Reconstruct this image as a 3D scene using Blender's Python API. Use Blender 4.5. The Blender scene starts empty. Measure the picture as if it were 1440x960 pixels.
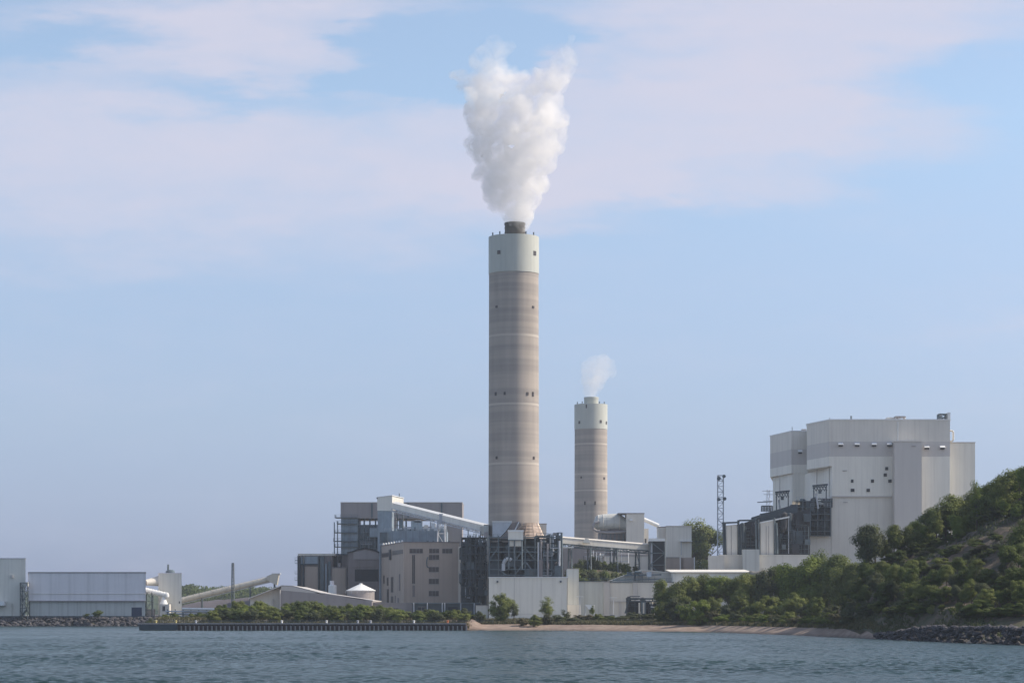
import bpy, math, random
import numpy as np
from mathutils import Vector, Matrix, noise as mnoise
R = math.radians
random.seed(7); np.random.seed(7)
SC = bpy.context.scene
COL = SC.collection

# ------------------------------------------------------------------ camera
F = 3333.0          # focal length in photograph pixels
CH = 6.0            # camera height above the lake
HY = 860.0          # horizon row
cam_d = bpy.data.cameras.new('camera'); cam = bpy.data.objects.new('camera', cam_d); COL.objects.link(cam)
cam.location = (0, 0, CH); cam.rotation_euler = (R(90), 0, 0)
cam_d.sensor_width = 36.0; cam_d.lens = F / 1440 * 36.0
cam_d.shift_y = (HY - 480) / 1440.0
cam_d.clip_start = 1; cam_d.clip_end = 20000
SC.camera = cam

# ------------------------------------------------------------------ sky, sun, exposure
SUN_EL, SUN_ROT = 40.0, 85.0     # rotation: degrees clockwise from +Y
w = bpy.data.worlds.new('World'); SC.world = w; w.use_nodes = True
nt = w.node_tree; N = nt.nodes; L = nt.links; N.clear()
def nd(t, **k):
    n = N.new(t)
    for a, b in k.items(): setattr(n, a, b)
    return n
def wmath(op, a, b=None, c=None, clamp=False):
    n = nd('ShaderNodeMath', operation=op); n.use_clamp = clamp
    for i, v in enumerate((a, b, c)):
        if v is None: continue
        if isinstance(v, (int, float)): n.inputs[i].default_value = v
        else: L.new(v, n.inputs[i])
    return n.outputs[0]
sky = nd('ShaderNodeTexSky'); sky.sky_type = 'NISHITA'; sky.sun_disc = False
sky.sun_elevation = R(SUN_EL); sky.sun_rotation = R(SUN_ROT); sky.air_density = 1.0; sky.dust_density = 0.6; sky.ozone_density = 2.0
tc = nd('ShaderNodeTexCoord'); sp = nd('ShaderNodeSeparateXYZ'); L.new(tc.outputs['Generated'], sp.inputs[0])
ay = wmath('MAXIMUM', wmath('ABSOLUTE', sp.outputs[1]), 0.15)
U = wmath('DIVIDE', sp.outputs[0], ay)          # tangent of azimuth
V = wmath('DIVIDE', sp.outputs[2], ay)          # tangent of elevation
cmb = nd('ShaderNodeCombineXYZ'); L.new(wmath('MULTIPLY', U, 6.0), cmb.inputs[0]); L.new(wmath('MULTIPLY', V, 26.0), cmb.inputs[1])
n1 = nd('ShaderNodeTexNoise'); n1.inputs['Scale'].default_value = 1.0; n1.inputs['Detail'].default_value = 6; n1.inputs['Roughness'].default_value = 0.5
n1.inputs['Distortion'].default_value = 0.3; L.new(cmb.outputs[0], n1.inputs['Vector'])
cmb2 = nd('ShaderNodeCombineXYZ'); L.new(wmath('MULTIPLY', U, 34.0), cmb2.inputs[0]); L.new(wmath('MULTIPLY', V, 90.0), cmb2.inputs[1])
n2 = nd('ShaderNodeTexNoise'); n2.inputs['Scale'].default_value = 1.0; n2.inputs['Detail'].default_value = 8; n2.inputs['Roughness'].default_value = .62; L.new(cmb2.outputs[0], n2.inputs['Vector'])
nz = wmath('ADD', wmath('MULTIPLY', wmath('SUBTRACT', n1.outputs[0], 0.5), 1.25), wmath('MULTIPLY', wmath('SUBTRACT', n2.outputs[0], 0.5), 0.62))
wv_ = nd('ShaderNodeCombineXYZ'); L.new(wmath('MULTIPLY', U, 15.0), wv_.inputs[0]); L.new(wmath('MULTIPLY', V, 55.0), wv_.inputs[1])
n3 = nd('ShaderNodeTexNoise'); n3.inputs['Scale'].default_value = 1.0; n3.inputs['Detail'].default_value = 5; n3.inputs['Roughness'].default_value = .6; L.new(wv_.outputs[0], n3.inputs['Vector'])
s3 = nd('ShaderNodeSeparateColor'); L.new(n3.outputs['Color'], s3.inputs[0])
U = wmath('ADD', U, wmath('MULTIPLY', wmath('SUBTRACT', s3.outputs[0], .5), .11)); V = wmath('ADD', V, wmath('MULTIPLY', wmath('SUBTRACT', s3.outputs[1], .5), .042))
def bank(u, v, ru, rv):      # a cloud bank (or, subtracted, a gap) centred on a direction of the sky
    a = wmath('DIVIDE', wmath('SUBTRACT', U, (u - 720) / F), ru / F)
    b = wmath('DIVIDE', wmath('SUBTRACT', V, (HY - v) / F), rv / F)
    d = wmath('SQRT', wmath('ADD', wmath('MULTIPLY', a, a), wmath('MULTIPLY', b, b)))
    return wmath('SUBTRACT', 1.0, d, clamp=True)
cov = wmath('MULTIPLY', wmath('SMOOTH_MIN', bank(250, 225, 700, 190), 0.6, 0.2), 1.7)
for u, v, ru, rv, k in ((1020, 170, 460, 120, 2.0), (300, 40, 420, 80, 1.5), (1150, 20, 480, 100, 1.8), (740, 200, 260, 150, 1.1),
                        (950, 275, 330, 40, .8), (800, 325, 200, 30, .5), (1400, 465, 400, 26, .35)):
    cov = wmath('ADD', cov, wmath('MULTIPLY', bank(u, v, ru, rv), k))
for u, v, ru, rv, k in ((620, 85, 165, 66, 2.0), (80, 62, 260, 34, 1.2), (330, 128, 240, 30, .7), (1380, 130, 250, 75, .7), (760, 45, 150, 34, .8)):
    cov = wmath('SUBTRACT', cov, wmath('MULTIPLY', bank(u, v, ru, rv), k))
cov = wmath('MINIMUM', cov, 1.15)
mask = nd('ShaderNodeMapRange'); mask.interpolation_type = 'SMOOTHSTEP'
L.new(wmath('ADD', cov, nz), mask.inputs[0])
mask.inputs[1].default_value = -.15; mask.inputs[2].default_value = 1.5; mask.inputs[3].default_value = 0.0; mask.inputs[4].default_value = 0.95
tint = nd('ShaderNodeValToRGB'); L.new(sp.outputs[2], tint.inputs[0])
SKY_TINT = [(0.0, (0.265, 0.355, 0.80)), (0.03, (0.385, 0.455, 0.82)), (0.08, (0.66, 0.66, 0.84)), (0.14, (0.92, 0.86, 0.93)), (0.20, (1.12, 1.06, 1.04)), (0.28, (1.25, 1.12, 1.05)), (0.6, (1.5, 1.2, 1.0))]
cr = tint.color_ramp
while len(cr.elements) < len(SKY_TINT): cr.elements.new(0.5)
for e, (p, c) in zip(cr.elements, SKY_TINT): e.position = p; e.color = (*c, 1)
mul = nd('ShaderNodeMix', data_type='RGBA', blend_type='MULTIPLY'); mul.inputs[0].default_value = 1
L.new(sky.outputs[0], mul.inputs[6]); L.new(tint.outputs[0], mul.inputs[7])
mix = nd('ShaderNodeMix', data_type='RGBA'); L.new(mask.outputs[0], mix.inputs[0]); L.new(mul.outputs[2], mix.inputs[6])
CLOUD = (4.2, 4.18, 5.0); mix.inputs[7].default_value = (*CLOUD, 1)
bg = nd('ShaderNodeBackground'); bg.inputs[1].default_value = 0.1; L.new(mix.outputs[2], bg.inputs[0])
wo = nd('ShaderNodeOutputWorld'); L.new(bg.outputs[0], wo.inputs[0])
sd = bpy.data.lights.new('sun', 'SUN'); sun = bpy.data.objects.new('sun', sd); COL.objects.link(sun)
sd.energy = 3.2; sd.angle = R(0.6); sd.color = (1.0, 0.90, 0.76)
sdir = Vector((math.sin(R(SUN_ROT)) * math.cos(R(SUN_EL)), math.cos(R(SUN_ROT)) * math.cos(R(SUN_EL)), math.sin(R(SUN_EL))))
sun.rotation_euler = sdir.to_track_quat('Z', 'Y').to_euler(); sun.location = sdir * 3000
vs = SC.view_settings; vs.view_transform = 'Standard'; vs.look = 'None'; vs.gamma = 1; vs.exposure = 0.68; vs.use_curve_mapping = False
cy = SC.cycles
cy.max_bounces = 8; cy.diffuse_bounces = 2; cy.glossy_bounces = 2; cy.transmission_bounces = 2; cy.transparent_max_bounces = 8
cy.volume_bounces = 16; cy.volume_step_rate = 1.0; cy.volume_max_steps = 128
cy.use_denoising = True

# ------------------------------------------------------------------ helpers
def PX(px, Y): return (px - 720.0) * Y / F
def PZ(py, Y): return CH + (HY - py) * Y / F
def ss(x, a, b):
    t = np.clip((np.asarray(x, float) - a) / (b - a), 0, 1); return t * t * (3 - 2 * t)
SHX = [-4000, -600, -122, -119, -14, 10, 58, 78, 80, 84, 92, 125, 400, 1200, 4000]
SHY = [1500, 1010, 1002, 770, 770, 765, 700, 560, 528, 490, 425, 360, 240, 160, 100]
def shore(X): return np.interp(X, SHX, SHY)
def vnoise(X, Y, s, seed=0):
    X = np.asarray(X, float) / s + seed * 17.3; Y = np.asarray(Y, float) / s + seed * 9.1
    return (np.sin(X * 1.7 + 1.3 * np.sin(Y * 1.1 + seed)) + np.sin(Y * 1.9 + 1.7 * np.sin(X * .9)) + .5 * np.sin(X * 3.7 + Y * 2.9)) / 2.5
def ground(X, Y):
    X = np.asarray(X, float); Y = np.asarray(Y, float)
    d = Y - shore(X) + vnoise(X, Y, 9, 2) * 1.3
    d = np.where((X < -12), (Y - shore(X)) * 4, d)
    re = np.interp(X, [48, 62, 76, 84], [22, 40, 52, 40])
    base = np.where(d < 0, np.maximum(-3, d * 0.25), 2.0 * ss(d / re, -.15, 1) + 1.5 * ss(d - re, 0, 38))
    base = np.where((X < -12) & (d < 0), -3, base)
    Ye = np.interp(X, [10, 80, 100, 130, 300], [1030, 1000, 900, 800, 700])
    P = 3.5 + 18 * ss(X, 10, 40) * ss(Y - Ye, -45, 0)
    xs = X - 0.17 * (Y - 650)
    crest = np.interp(xs, [80, 90, 94, 98, 102, 106, 113, 122, 131, 140, 300], [3.4, 5, 8.5, 13.5, 17.5, 19.5, 22, 24.5, 29, 30.5, 38])
    crest = 3.4 + (crest - 3.4) * ss(d + vnoise(X, Y, 14, 5) * 9, 26, 235)
    t = ss(Y, 760, 900)
    up = crest * (1 - t) + np.maximum(P, np.minimum(crest, 22)) * t
    hill = 30 * ss(Y, 1900, 2600) * (0.75 + .25 * vnoise(X, Y, 420, 3))
    on = np.where(X > 78, up, P)
    wgt = ss(X, 72, 90)
    on = P * (1 - wgt) + up * wgt
    g = np.where(d > 0, base + (on - 3.5) * ss(d, 20, 60), base)
    rough = vnoise(X, Y, 3.1, 8) * .3 + vnoise(X, Y, 7.7, 9) * .5 + (.55 - np.abs(vnoise(X * 2.2, Y * .35, 5, 14))) * 1.1 * ss(g, 14, 20)
    return np.where(d > 0, g + rough * ss(d, 25, 60) * ss(g, 4.5, 9) + hill, g)
def hit(px, py):      # where a line of sight first meets the ground
    Y = np.arange(430, 760, 2.0); g = ground(PX(px, Y), Y); k = np.nonzero(HY - (g - CH) * F / Y <= py)[0]
    return float(Y[k[0]]) if len(k) else None
def crestY(px):       # where the bluff's skyline runs
    Y = np.arange(480, 720, 3.0); g = ground(PX(px, Y), Y); return float(Y[int(np.argmin(HY - (g - CH) * F / Y))])
def gz(X, Y): return float(ground(X, Y))

MATS = {}
def newmat(name):
    m = bpy.data.materials.new(name); m.use_nodes = True
    t = m.node_tree; b = t.nodes['Principled BSDF']; MATS[name] = m
    return m, t, b
def surf(name, col, rough=.7, var=.12, scale=(.15, .15, .05), metal=0.0, seams=0.0, seam_w=1.2, streak=.0, streak_col=(.2, .15, .11), bump=0.0, hseam=0.0):
    """painted, concrete or clad surface: patchy tone, vertical run-off streaks, panel seams"""
    m, t, b = newmat(name); n = t.nodes; l = t.links
    tc = n.new('ShaderNodeTexCoord'); mp = n.new('ShaderNodeMapping'); mp.inputs['Scale'].default_value = scale
    l.new(tc.outputs['Object'], mp.inputs[0])
    no = n.new('ShaderNodeTexNoise'); no.inputs['Scale'].default_value = 1; no.inputs['Detail'].default_value = 6; no.inputs['Roughness'].default_value = .65
    l.new(mp.outputs[0], no.inputs['Vector'])
    r = n.new('ShaderNodeValToRGB'); r.color_ramp.elements[0].position = .3; r.color_ramp.elements[1].position = .7
    r.color_ramp.elements[0].color = (*[c * (1 - var) for c in col], 1); r.color_ramp.elements[1].color = (*[min(1, c * (1 + var)) for c in col], 1)
    l.new(no.outputs[0], r.inputs[0]); out = r.outputs[0]
    if streak:
        mp2 = n.new('ShaderNodeMapping'); mp2.inputs['Scale'].default_value = (.9, .9, .03); l.new(tc.outputs['Object'], mp2.inputs[0])
        s = n.new('ShaderNodeTexNoise'); s.inputs['Scale'].default_value = 1; s.inputs['Detail'].default_value = 4; l.new(mp2.outputs[0], s.inputs['Vector'])
        mr = n.new('ShaderNodeMapRange'); mr.inputs[1].default_value = .5; mr.inputs[2].default_value = .72; mr.inputs[4].default_value = streak
        l.new(s.outputs[0], mr.inputs[0])
        mx = n.new('ShaderNodeMix'); mx.data_type = 'RGBA'; l.new(mr.outputs[0], mx.inputs[0]); l.new(out, mx.inputs[6]); mx.inputs[7].default_value = (*streak_col, 1)
        out = mx.outputs[2]
    def seam(axis_expr, wd, k, out):
        sx = n.new('ShaderNodeSeparateXYZ'); l.new(tc.outputs['Object'], sx.inputs[0])
        if axis_expr == 'xy':
            a = n.new('ShaderNodeMath'); a.operation = 'ADD'; l.new(sx.outputs[0], a.inputs[0]); l.new(sx.outputs[1], a.inputs[1]); v = a.outputs[0]
        else: v = sx.outputs[2]
        mo = n.new('ShaderNodeMath'); mo.operation = 'PINGPONG'; mo.inputs[1].default_value = wd / 2; l.new(v, mo.inputs[0])
        lt = n.new('ShaderNodeMapRange'); lt.inputs[1].default_value = 0; lt.inputs[2].default_value = wd * .12; lt.inputs[3].default_value = k; lt.inputs[4].default_value = 0
        l.new(mo.outputs[0], lt.inputs[0])
        mx = n.new('ShaderNodeMix'); mx.data_type = 'RGBA'; l.new(lt.outputs[0], mx.inputs[0]); l.new(out, mx.inputs[6]); mx.inputs[7].default_value = (*[c * .5 for c in col], 1)
        return mx.outputs[2]
    if seams: out = seam('xy', seam_w, seams, out)
    if hseam: out = seam('z', 3.0, hseam, out)
    l.new(out, b.inputs['Base Color']); b.inputs['Roughness'].default_value = rough; b.inputs['Metallic'].default_value = metal
    if bump:
        nb = n.new('ShaderNodeTexNoise'); nb.inputs['Scale'].default_value = 1.5; nb.inputs['Detail'].default_value = 5; l.new(tc.outputs['Object'], nb.inputs['Vector'])
        bu = n.new('ShaderNodeBump'); bu.inputs['Strength'].default_value = bump; bu.inputs['Distance'].default_value = .3; l.new(nb.outputs[0], bu.inputs['Height']); l.new(bu.outputs[0], b.inputs['Normal'])
    return m

M = dict(
 clad   = surf('pale_cladding', (.68, .645, .58), .55, .07, seams=.07, seam_w=6.0, streak=.22, streak_col=(.34, .31, .29)),
 cladw  = surf('white_cladding', (.78, .75, .67), .5, .06, seams=.09, seam_w=5.0, streak=.22, streak_col=(.4, .37, .33)),
 band   = surf('grey_cladding', (.55, .52, .49), .55, .04, seams=.06, seam_w=6.0, streak=.05),
 lowgrey= surf('shed_wall_grey', (.55, .56, .53), .6, .06, seams=.3, seam_w=4.0, streak=.25, streak_col=(.22, .2, .18)),
 lilac  = surf('shed_panel', (.83, .79, .80), .55, .05, seams=.2, seam_w=8.0, streak=.12, streak_col=(.34, .32, .31)),
 brown  = surf('brown_panel', (.42, .345, .29), .7, .08, seams=.12, seam_w=5.5, streak=.25, streak_col=(.2, .17, .15)),
 dbrown = surf('weathered_brown_wall', (.22, .19, .185), .75, .15, streak=.35, streak_col=(.1, .09, .09), seams=.2, seam_w=4),
 taupe  = surf('taupe_wall', (.30, .275, .275), .7, .06, seams=.2, seam_w=7, streak=.1),
 bluegry= surf('blue_grey_duct', (.25, .31, .36), .5, .2, scale=(.3, .3, .2), streak=.35, streak_col=(.16, .15, .15), seams=.35, seam_w=3),
 conc   = surf('board_marked_concrete', (.34, .32, .30), .85, .12, streak=.3, streak_col=(.2, .18, .16), hseam=.15),
 white  = surf('white_paint', (.78, .79, .78), .5, .05, streak=.1, streak_col=(.5, .46, .42)),
 galv   = surf('galvanised_steel', (.48, .51, .55), .45, .15, scale=(.4, .4, .4), streak=.2, streak_col=(.3, .26, .24)),
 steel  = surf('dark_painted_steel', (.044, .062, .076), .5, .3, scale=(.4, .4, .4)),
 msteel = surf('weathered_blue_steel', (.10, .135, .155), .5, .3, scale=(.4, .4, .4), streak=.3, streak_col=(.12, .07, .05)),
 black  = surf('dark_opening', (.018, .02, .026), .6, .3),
 glass  = surf('dark_louvre', (.065, .052, .048), .4, .25, hseam=.4),
 cream  = surf('cream_paint', (.60, .57, .50), .55, .05, seams=.3, seam_w=6, streak=.12),
 bronze = surf('riveted_bronze_hood', (.42, .33, .26), .4, .15, metal=.25, hseam=.5, streak=.3, streak_col=(.3, .2, .14)),
 flue   = surf('sooty_flue', (.115, .10, .082), .7, .2, hseam=.3, streak=.4, streak_col=(.07, .06, .05)),
 navy   = surf('navy_door', (.03, .045, .09), .5, .1),
 rust   = surf('rusted_sheet_pile', (.075, .052, .05), .8, .35, scale=(.8, .8, .5)),
 kconc  = surf('pale_concrete_cap', (.30, .28, .28), .85, .25, scale=(.5, .5, .5)),
 coal   = surf('coal_heap', (.10, .09, .10), .95, .3, scale=(.1, .1, .3), bump=.6),
 bark   = surf('bark', (.11, .085, .065), .9, .3, scale=(1, 1, .6)),
 orange = surf('orange_fender', (.55, .17, .06), .6, .1),
 yellow = surf('yellow_marker', (.6, .5, .2), .6, .1),
 )

def chimney_mat(name, zb):
    m, t, b = newmat(name); n = t.nodes; l = t.links
    tc = n.new('ShaderNodeTexCoord')
    mp = n.new('ShaderNodeMapping'); mp.inputs['Scale'].default_value = (.004, .004, .135); l.new(tc.outputs['Object'], mp.inputs[0])
    a = n.new('ShaderNodeTexNoise'); a.inputs['Scale'].default_value = 1; a.inputs['Detail'].default_value = 3; a.inputs['Roughness'].default_value = .7; l.new(mp.outputs[0], a.inputs['Vector'])
    r = n.new('ShaderNodeValToRGB'); el = r.color_ramp.elements
    el[0].position = .30; el[0].color = (.305, .272, .248, 1); el[1].position = .70; el[1].color = (.44, .39, .34, 1)
    e = el.new(.48); e.color = (.36, .32, .285, 1); e = el.new(.54); e.color = (.41, .36, .315, 1)
    l.new(a.outputs[0], r.inputs[0])
    mp2 = n.new('ShaderNodeMapping'); mp2.inputs['Scale'].default_value = (.35, .35, .02); l.new(tc.outputs['Object'], mp2.inputs[0])
    s = n.new('ShaderNodeTexNoise'); s.inputs['Scale'].default_value = 1; s.inputs['Detail'].default_value = 6; l.new(mp2.outputs[0], s.inputs['Vector'])
    mr = n.new('ShaderNodeMapRange'); mr.inputs[1].default_value = .35; mr.inputs[2].default_value = .7; mr.inputs[3].default_value = 1.06; mr.inputs[4].default_value = .88; l.new(s.outputs[0], mr.inputs[0])
    mx = n.new('ShaderNodeMix'); mx.data_type = 'RGBA'; mx.blend_type = 'MULTIPLY'; mx.inputs[0].default_value = 1; l.new(r.outputs[0], mx.inputs[6]); l.new(mr.outputs[0], mx.inputs[7])
    # formwork lift lines
    sx = n.new('ShaderNodeSeparateXYZ'); l.new(tc.outputs['Object'], sx.inputs[0])
    pp = n.new('ShaderNodeMath'); pp.operation = 'PINGPONG'; pp.inputs[1].default_value = 1.15; l.new(sx.outputs[2], pp.inputs[0])
    lm = n.new('ShaderNodeMapRange'); lm.inputs[1].default_value = 0; lm.inputs[2].default_value = .14; lm.inputs[3].default_value = .09; lm.inputs[4].default_value = 0; l.new(pp.outputs[0], lm.inputs[0])
    m2 = n.new('ShaderNodeMix'); m2.data_type = 'RGBA'; l.new(lm.outputs[0], m2.inputs[0]); l.new(mx.outputs[2], m2.inputs[6]); m2.inputs[7].default_value = (.25, .22, .2, 1)
    out = m2.outputs[2]
    for z in zb:      # pale repair rings
        d = n.new('ShaderNodeMath'); d.operation = 'COMPARE'; d.inputs[1].default_value = z; d.inputs[2].default_value = .45; l.new(sx.outputs[2], d.inputs[0])
        m3 = n.new('ShaderNodeMix'); m3.data_type = 'RGBA'; l.new(d.outputs[0], m3.inputs[0]); l.new(out, m3.inputs[6]); m3.inputs[7].default_value = (.50, .45, .39, 1); out = m3.outputs[2]
    l.new(out, b.inputs['Base Color']); b.inputs['Roughness'].default_value = .9
    return m

class MB:
    def __init__(s): s.v = []; s.f = []; s.smooth = []
    def add(s, vs, fs, sm=False):
        o = len(s.v); s.v += [tuple(p) for p in vs]; s.f += [tuple(i + o for i in f) for f in fs]; s.smooth += [sm] * len(fs); return s
    def box(s, x0, x1, y0, y1, z0, z1):
        return s.prism([(x0, y0), (x1, y0), (x1, y1), (x0, y1)], z0, z1)
    def prism(s, poly, z0, z1):
        n = len(poly); a = sum(poly[i][0] * poly[(i + 1) % n][1] - poly[(i + 1) % n][0] * poly[i][1] for i in range(n))
        z1 = list(z1) if hasattr(z1, '__len__') else [z1] * n
        z0 = list(z0) if hasattr(z0, '__len__') else [z0] * n
        if a < 0: poly = poly[::-1]; z1 = z1[::-1]; z0 = z0[::-1]
        v = [(p[0], p[1], z0[i]) for i, p in enumerate(poly)] + [(p[0], p[1], z1[i]) for i, p in enumerate(poly)]
        f = [tuple(range(n - 1, -1, -1)), tuple(range(n, 2 * n))] + [(i, (i + 1) % n, n + (i + 1) % n, n + i) for i in range(n)]
        return s.add(v, f)
    def skew(s, px0, px1, py0, py1, Y, dep, z0=None):     # a block turned so that its sides run along the view
        return s.prism([(PX(px0, Y), Y), (PX(px1, Y), Y), (PX(px1 - .3, Y + dep), Y + dep), (PX(px0 - .3, Y + dep), Y + dep)], PZ(py1, Y) if z0 is None else z0, PZ(py0, Y))
    def rect(s, px0, px1, py0, py1, Y, dep, z0=None):
        return s.box(PX(px0, Y), PX(px1, Y), Y, Y + dep, PZ(py1, Y) if z0 is None else z0, PZ(py0, Y))
    def face(s, pts, dep):      # outline in the x-z plane at depth pts[i][2], extruded back
        n = len(pts); v = [(p[0], p[1], p[2]) for p in pts] + [(p[0], p[1] + dep, p[2]) for p in pts]
        return s.add(v, [tuple(range(n)), tuple(range(2 * n - 1, n - 1, -1))] + [(i, n + i, n + (i + 1) % n, (i + 1) % n) for i in range(n)])
    def tube(s, p, q, r, n=10, r2=None, sm=True):
        p = Vector(p); q = Vector(q); d = (q - p); ln = d.length
        if ln < 1e-6: return s
        d /= ln; a = d.orthogonal().normalized()
        if abs(d.z) < .99: a = Vector((0, 0, 1)).cross(d).normalized()
        b = d.cross(a); r2 = r if r2 is None else r2
        off = math.pi / 4 if n == 4 else 0
        v = []
        for c, rr in ((p, r), (q, r2)):
            for i in range(n):
                t = 2 * math.pi * i / n + off; v.append(c + a * math.cos(t) * rr + b * math.sin(t) * rr)
        f = [(i, (i + 1) % n, n + (i + 1) % n, n + i) for i in range(n)]
        s.add(v, f, sm); return s.add(v, [tuple(range(n - 1, -1, -1)), tuple(range(n, 2 * n))])
    def beam(s, p, q, w=.3): return s.tube(p, q, w * .7071, 4, sm=False)
    def path(s, pts, r, n=10):
        for a, b in zip(pts, pts[1:]): s.tube(a, b, r, n)
        return s
    def lathe(s, cx, cy, prof, n=48):
        runs = [[prof[0]]]        # a sharp bend in the profile starts a new smooth run
        for k in range(1, len(prof)):
            if k > 1:
                a = math.atan2(prof[k - 1][1] - prof[k - 2][1], prof[k - 1][0] - prof[k - 2][0]); b = math.atan2(prof[k][1] - prof[k - 1][1], prof[k][0] - prof[k - 1][0])
                if abs((b - a + math.pi) % (2 * math.pi) - math.pi) > .5: runs.append([prof[k - 1]])
            runs[-1].append(prof[k])
        ring = lambda r, z: [(cx + r * math.cos(2 * math.pi * i / n), cy + r * math.sin(2 * math.pi * i / n), z) for i in range(n)]
        for run in runs:
            v = []; f = []
            for r, z in run: v += ring(r, z)
            for k in range(len(run) - 1):
                for i in range(n): f.append((k * n + i, k * n + (i + 1) % n, (k + 1) * n + (i + 1) % n, (k + 1) * n + i))
            s.add(v, f, True)
        return s.add(ring(*prof[0]) + ring(*prof[-1]), [tuple(range(n - 1, -1, -1)), tuple(range(n, 2 * n))])
    def build(s, name, mat, parent=None, origin=None):
        me = bpy.data.meshes.new(name)
        if parent is not None: o0 = ORG[parent.name]
        elif origin is not None: o0 = Vector(origin)
        else:
            a = np.array(s.v); o0 = Vector(((a[:, 0].min() + a[:, 0].max()) / 2, (a[:, 1].min() + a[:, 1].max()) / 2, a[:, 2].min()))
        me.from_pydata([(x - o0.x, y - o0.y, z - o0.z) for x, y, z in s.v], [], s.f)
        me.polygons.foreach_set('use_smooth', s.smooth); me.update()
        me.materials.append(mat)
        ob = bpy.data.objects.new(name, me); COL.objects.link(ob)
        ORG[ob.name] = o0
        if parent is not None: ob.parent = parent
        else: ob.location = o0
        return ob
ORG = {}
def tag(o, label=None, cat=None, group=None, kind=None):
    if label: o['label'] = label
    if cat: o['category'] = cat
    if group: o['group'] = group
    if kind: o['kind'] = kind
    return o
def thing(name, label, cat, X, Y, z=None, group=None):
    o = bpy.data.objects.new(name, None); COL.objects.link(o); o.empty_display_size = 2
    o.location = (X, Y, gz(X, Y) if z is None else z); ORG[o.name] = Vector(o.location)
    return tag(o, label, cat, group)
def B(X=None): return MB()
def copy_thing(o, loc, scale=None, rotz=0, label=None):
    c = o.copy(); COL.objects.link(c); c.location = loc; c.rotation_euler = (0, 0, rotz)
    if scale: c.scale = scale
    if label: c['label'] = label
    for ch in list(o.children):
        d = ch.copy(); COL.objects.link(d); d.parent = c
        for g in list(ch.children):
            e = g.copy(); COL.objects.link(e); e.parent = d
    return c

# ------------------------------------------------------------------ terrain
def axis(segs):
    out = []
    for a, b, st in segs: out += list(np.arange(a, b, st))
    out.append(segs[-1][1]); return np.array(out, float)
gx = axis([(-3800, -1000, 200), (-1000, -400, 50), (-400, -130, 10), (-130, 50, 3), (50, 220, 1.5), (220, 420, 8), (420, 1000, 50), (1000, 3800, 200)])
gy = axis([(-100, 300, 40), (300, 420, 6), (420, 800, 1.5), (800, 1080, 4), (1080, 1500, 12), (1500, 2800, 60), (2800, 6200, 200)])
GX, GY = np.meshgrid(gx, gy); GZ = ground(GX, GY)
verts = np.stack([GX, GY, GZ], -1).reshape(-1, 3)
nxn, nyn = len(gx), len(gy)
ii = np.arange(nyn - 1)[:, None] * nxn + np.arange(nxn - 1)[None, :]
quads = np.stack([ii, ii + 1, ii + 1 + nxn, ii + nxn], -1).reshape(-1, 4)
cx = (gx[:-1] + gx[1:]) / 2; cyy = (gy[:-1] + gy[1:]) / 2
CX, CY = np.meshgrid(cx, cyy); CD = CY - shore(CX)
is_beach = ((CD < 3 + np.interp(CX, [48, 62, 76, 84], [22, 38, 50, 38])) & (CX > -24) & (CX < 82)).reshape(-1)
is_bluff = ((CX > 80) & (CX < 420) & (CD > 24) & (CY < 860)).reshape(-1)
CZ = ground(CX, CY); is_scarp = ((CX > 103) & (CX < 131) & (CY < 660) & (CY > 500) & (CZ > 15.5 + vnoise(CX, CY, 6, 3) * 1.5)).reshape(-1)
is_bluff &= ~is_scarp
is_hill = (CY > 1900).reshape(-1)
def grid_obj(name, sel, mat, smooth=True):
    q = quads[sel]; used, inv = np.unique(q, return_inverse=True)
    me = bpy.data.meshes.new(name); me.from_pydata(verts[used].tolist(), [], inv.reshape(-1, 4).tolist())
    me.polygons.foreach_set('use_smooth', [smooth] * len(me.polygons)); me.materials.append(mat); me.update()
    o = bpy.data.objects.new(name, me); COL.objects.link(o); tag(o, kind='structure'); return o
def soil(name, cols, scale, bump=.5, mid=(.4, .6)):
    m, t, b = newmat(name); n = t.nodes; l = t.links
    tc = n.new('ShaderNodeTexCoord'); no = n.new('ShaderNodeTexNoise'); no.inputs['Scale'].default_value = scale; no.inputs['Detail'].default_value = 8; no.inputs['Roughness'].default_value = .7
    l.new(tc.outputs['Object'], no.inputs['Vector']); r = n.new('ShaderNodeValToRGB'); el = r.color_ramp.elements
    el[0].position = mid[0]; el[0].color = (*cols[0], 1); el[1].position = mid[1]; el[1].color = (*cols[-1], 1)
    for k, c in enumerate(cols[1:-1]):
        e = el.new(mid[0] + (mid[1] - mid[0]) * (k + 1) / (len(cols) - 1)); e.color = (*c, 1)
    l.new(no.outputs[0], r.inputs[0]); l.new(r.outputs[0], b.inputs['Base Color']); b.inputs['Roughness'].default_value = .95
    bu = n.new('ShaderNodeBump'); bu.inputs['Strength'].default_value = bump; bu.inputs['Distance'].default_value = .8; l.new(no.outputs[0], bu.inputs['Height']); l.new(bu.outputs[0], b.inputs['Normal'])
    return m
m_sand = soil('sand', [(.20, .145, .115), (.26, .195, .155), (.31, .24, .19)], .35, .15)
m_ground = soil('yard_ground', [(.10, .10, .06), (.20, .18, .15), (.28, .26, .24)], .08, .3)
m_bluff = soil('bluff_soil', [(.04, .055, .022), (.065, .068, .034), (.12, .09, .062), (.19, .135, .10)], .13, .9, (.33, .66))
m_hill = soil('wooded_hill', [(.03, .05, .025), (.06, .085, .04)], .03, 1)
grid_obj('ground', ~(is_beach | is_bluff | is_hill | is_scarp), m_ground)
grid_obj('bluff_scarp', is_scarp, soil('scarp_earth', [(.045, .05, .028), (.085, .068, .045), (.13, .095, .07), (.22, .16, .12)], .3, 1.0, (.36, .68)))
t_ = m_sand.node_tree; b_ = t_.nodes['Principled BSDF']; src = b_.inputs['Base Color'].links[0].from_socket     # wet sand by the water line
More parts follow.
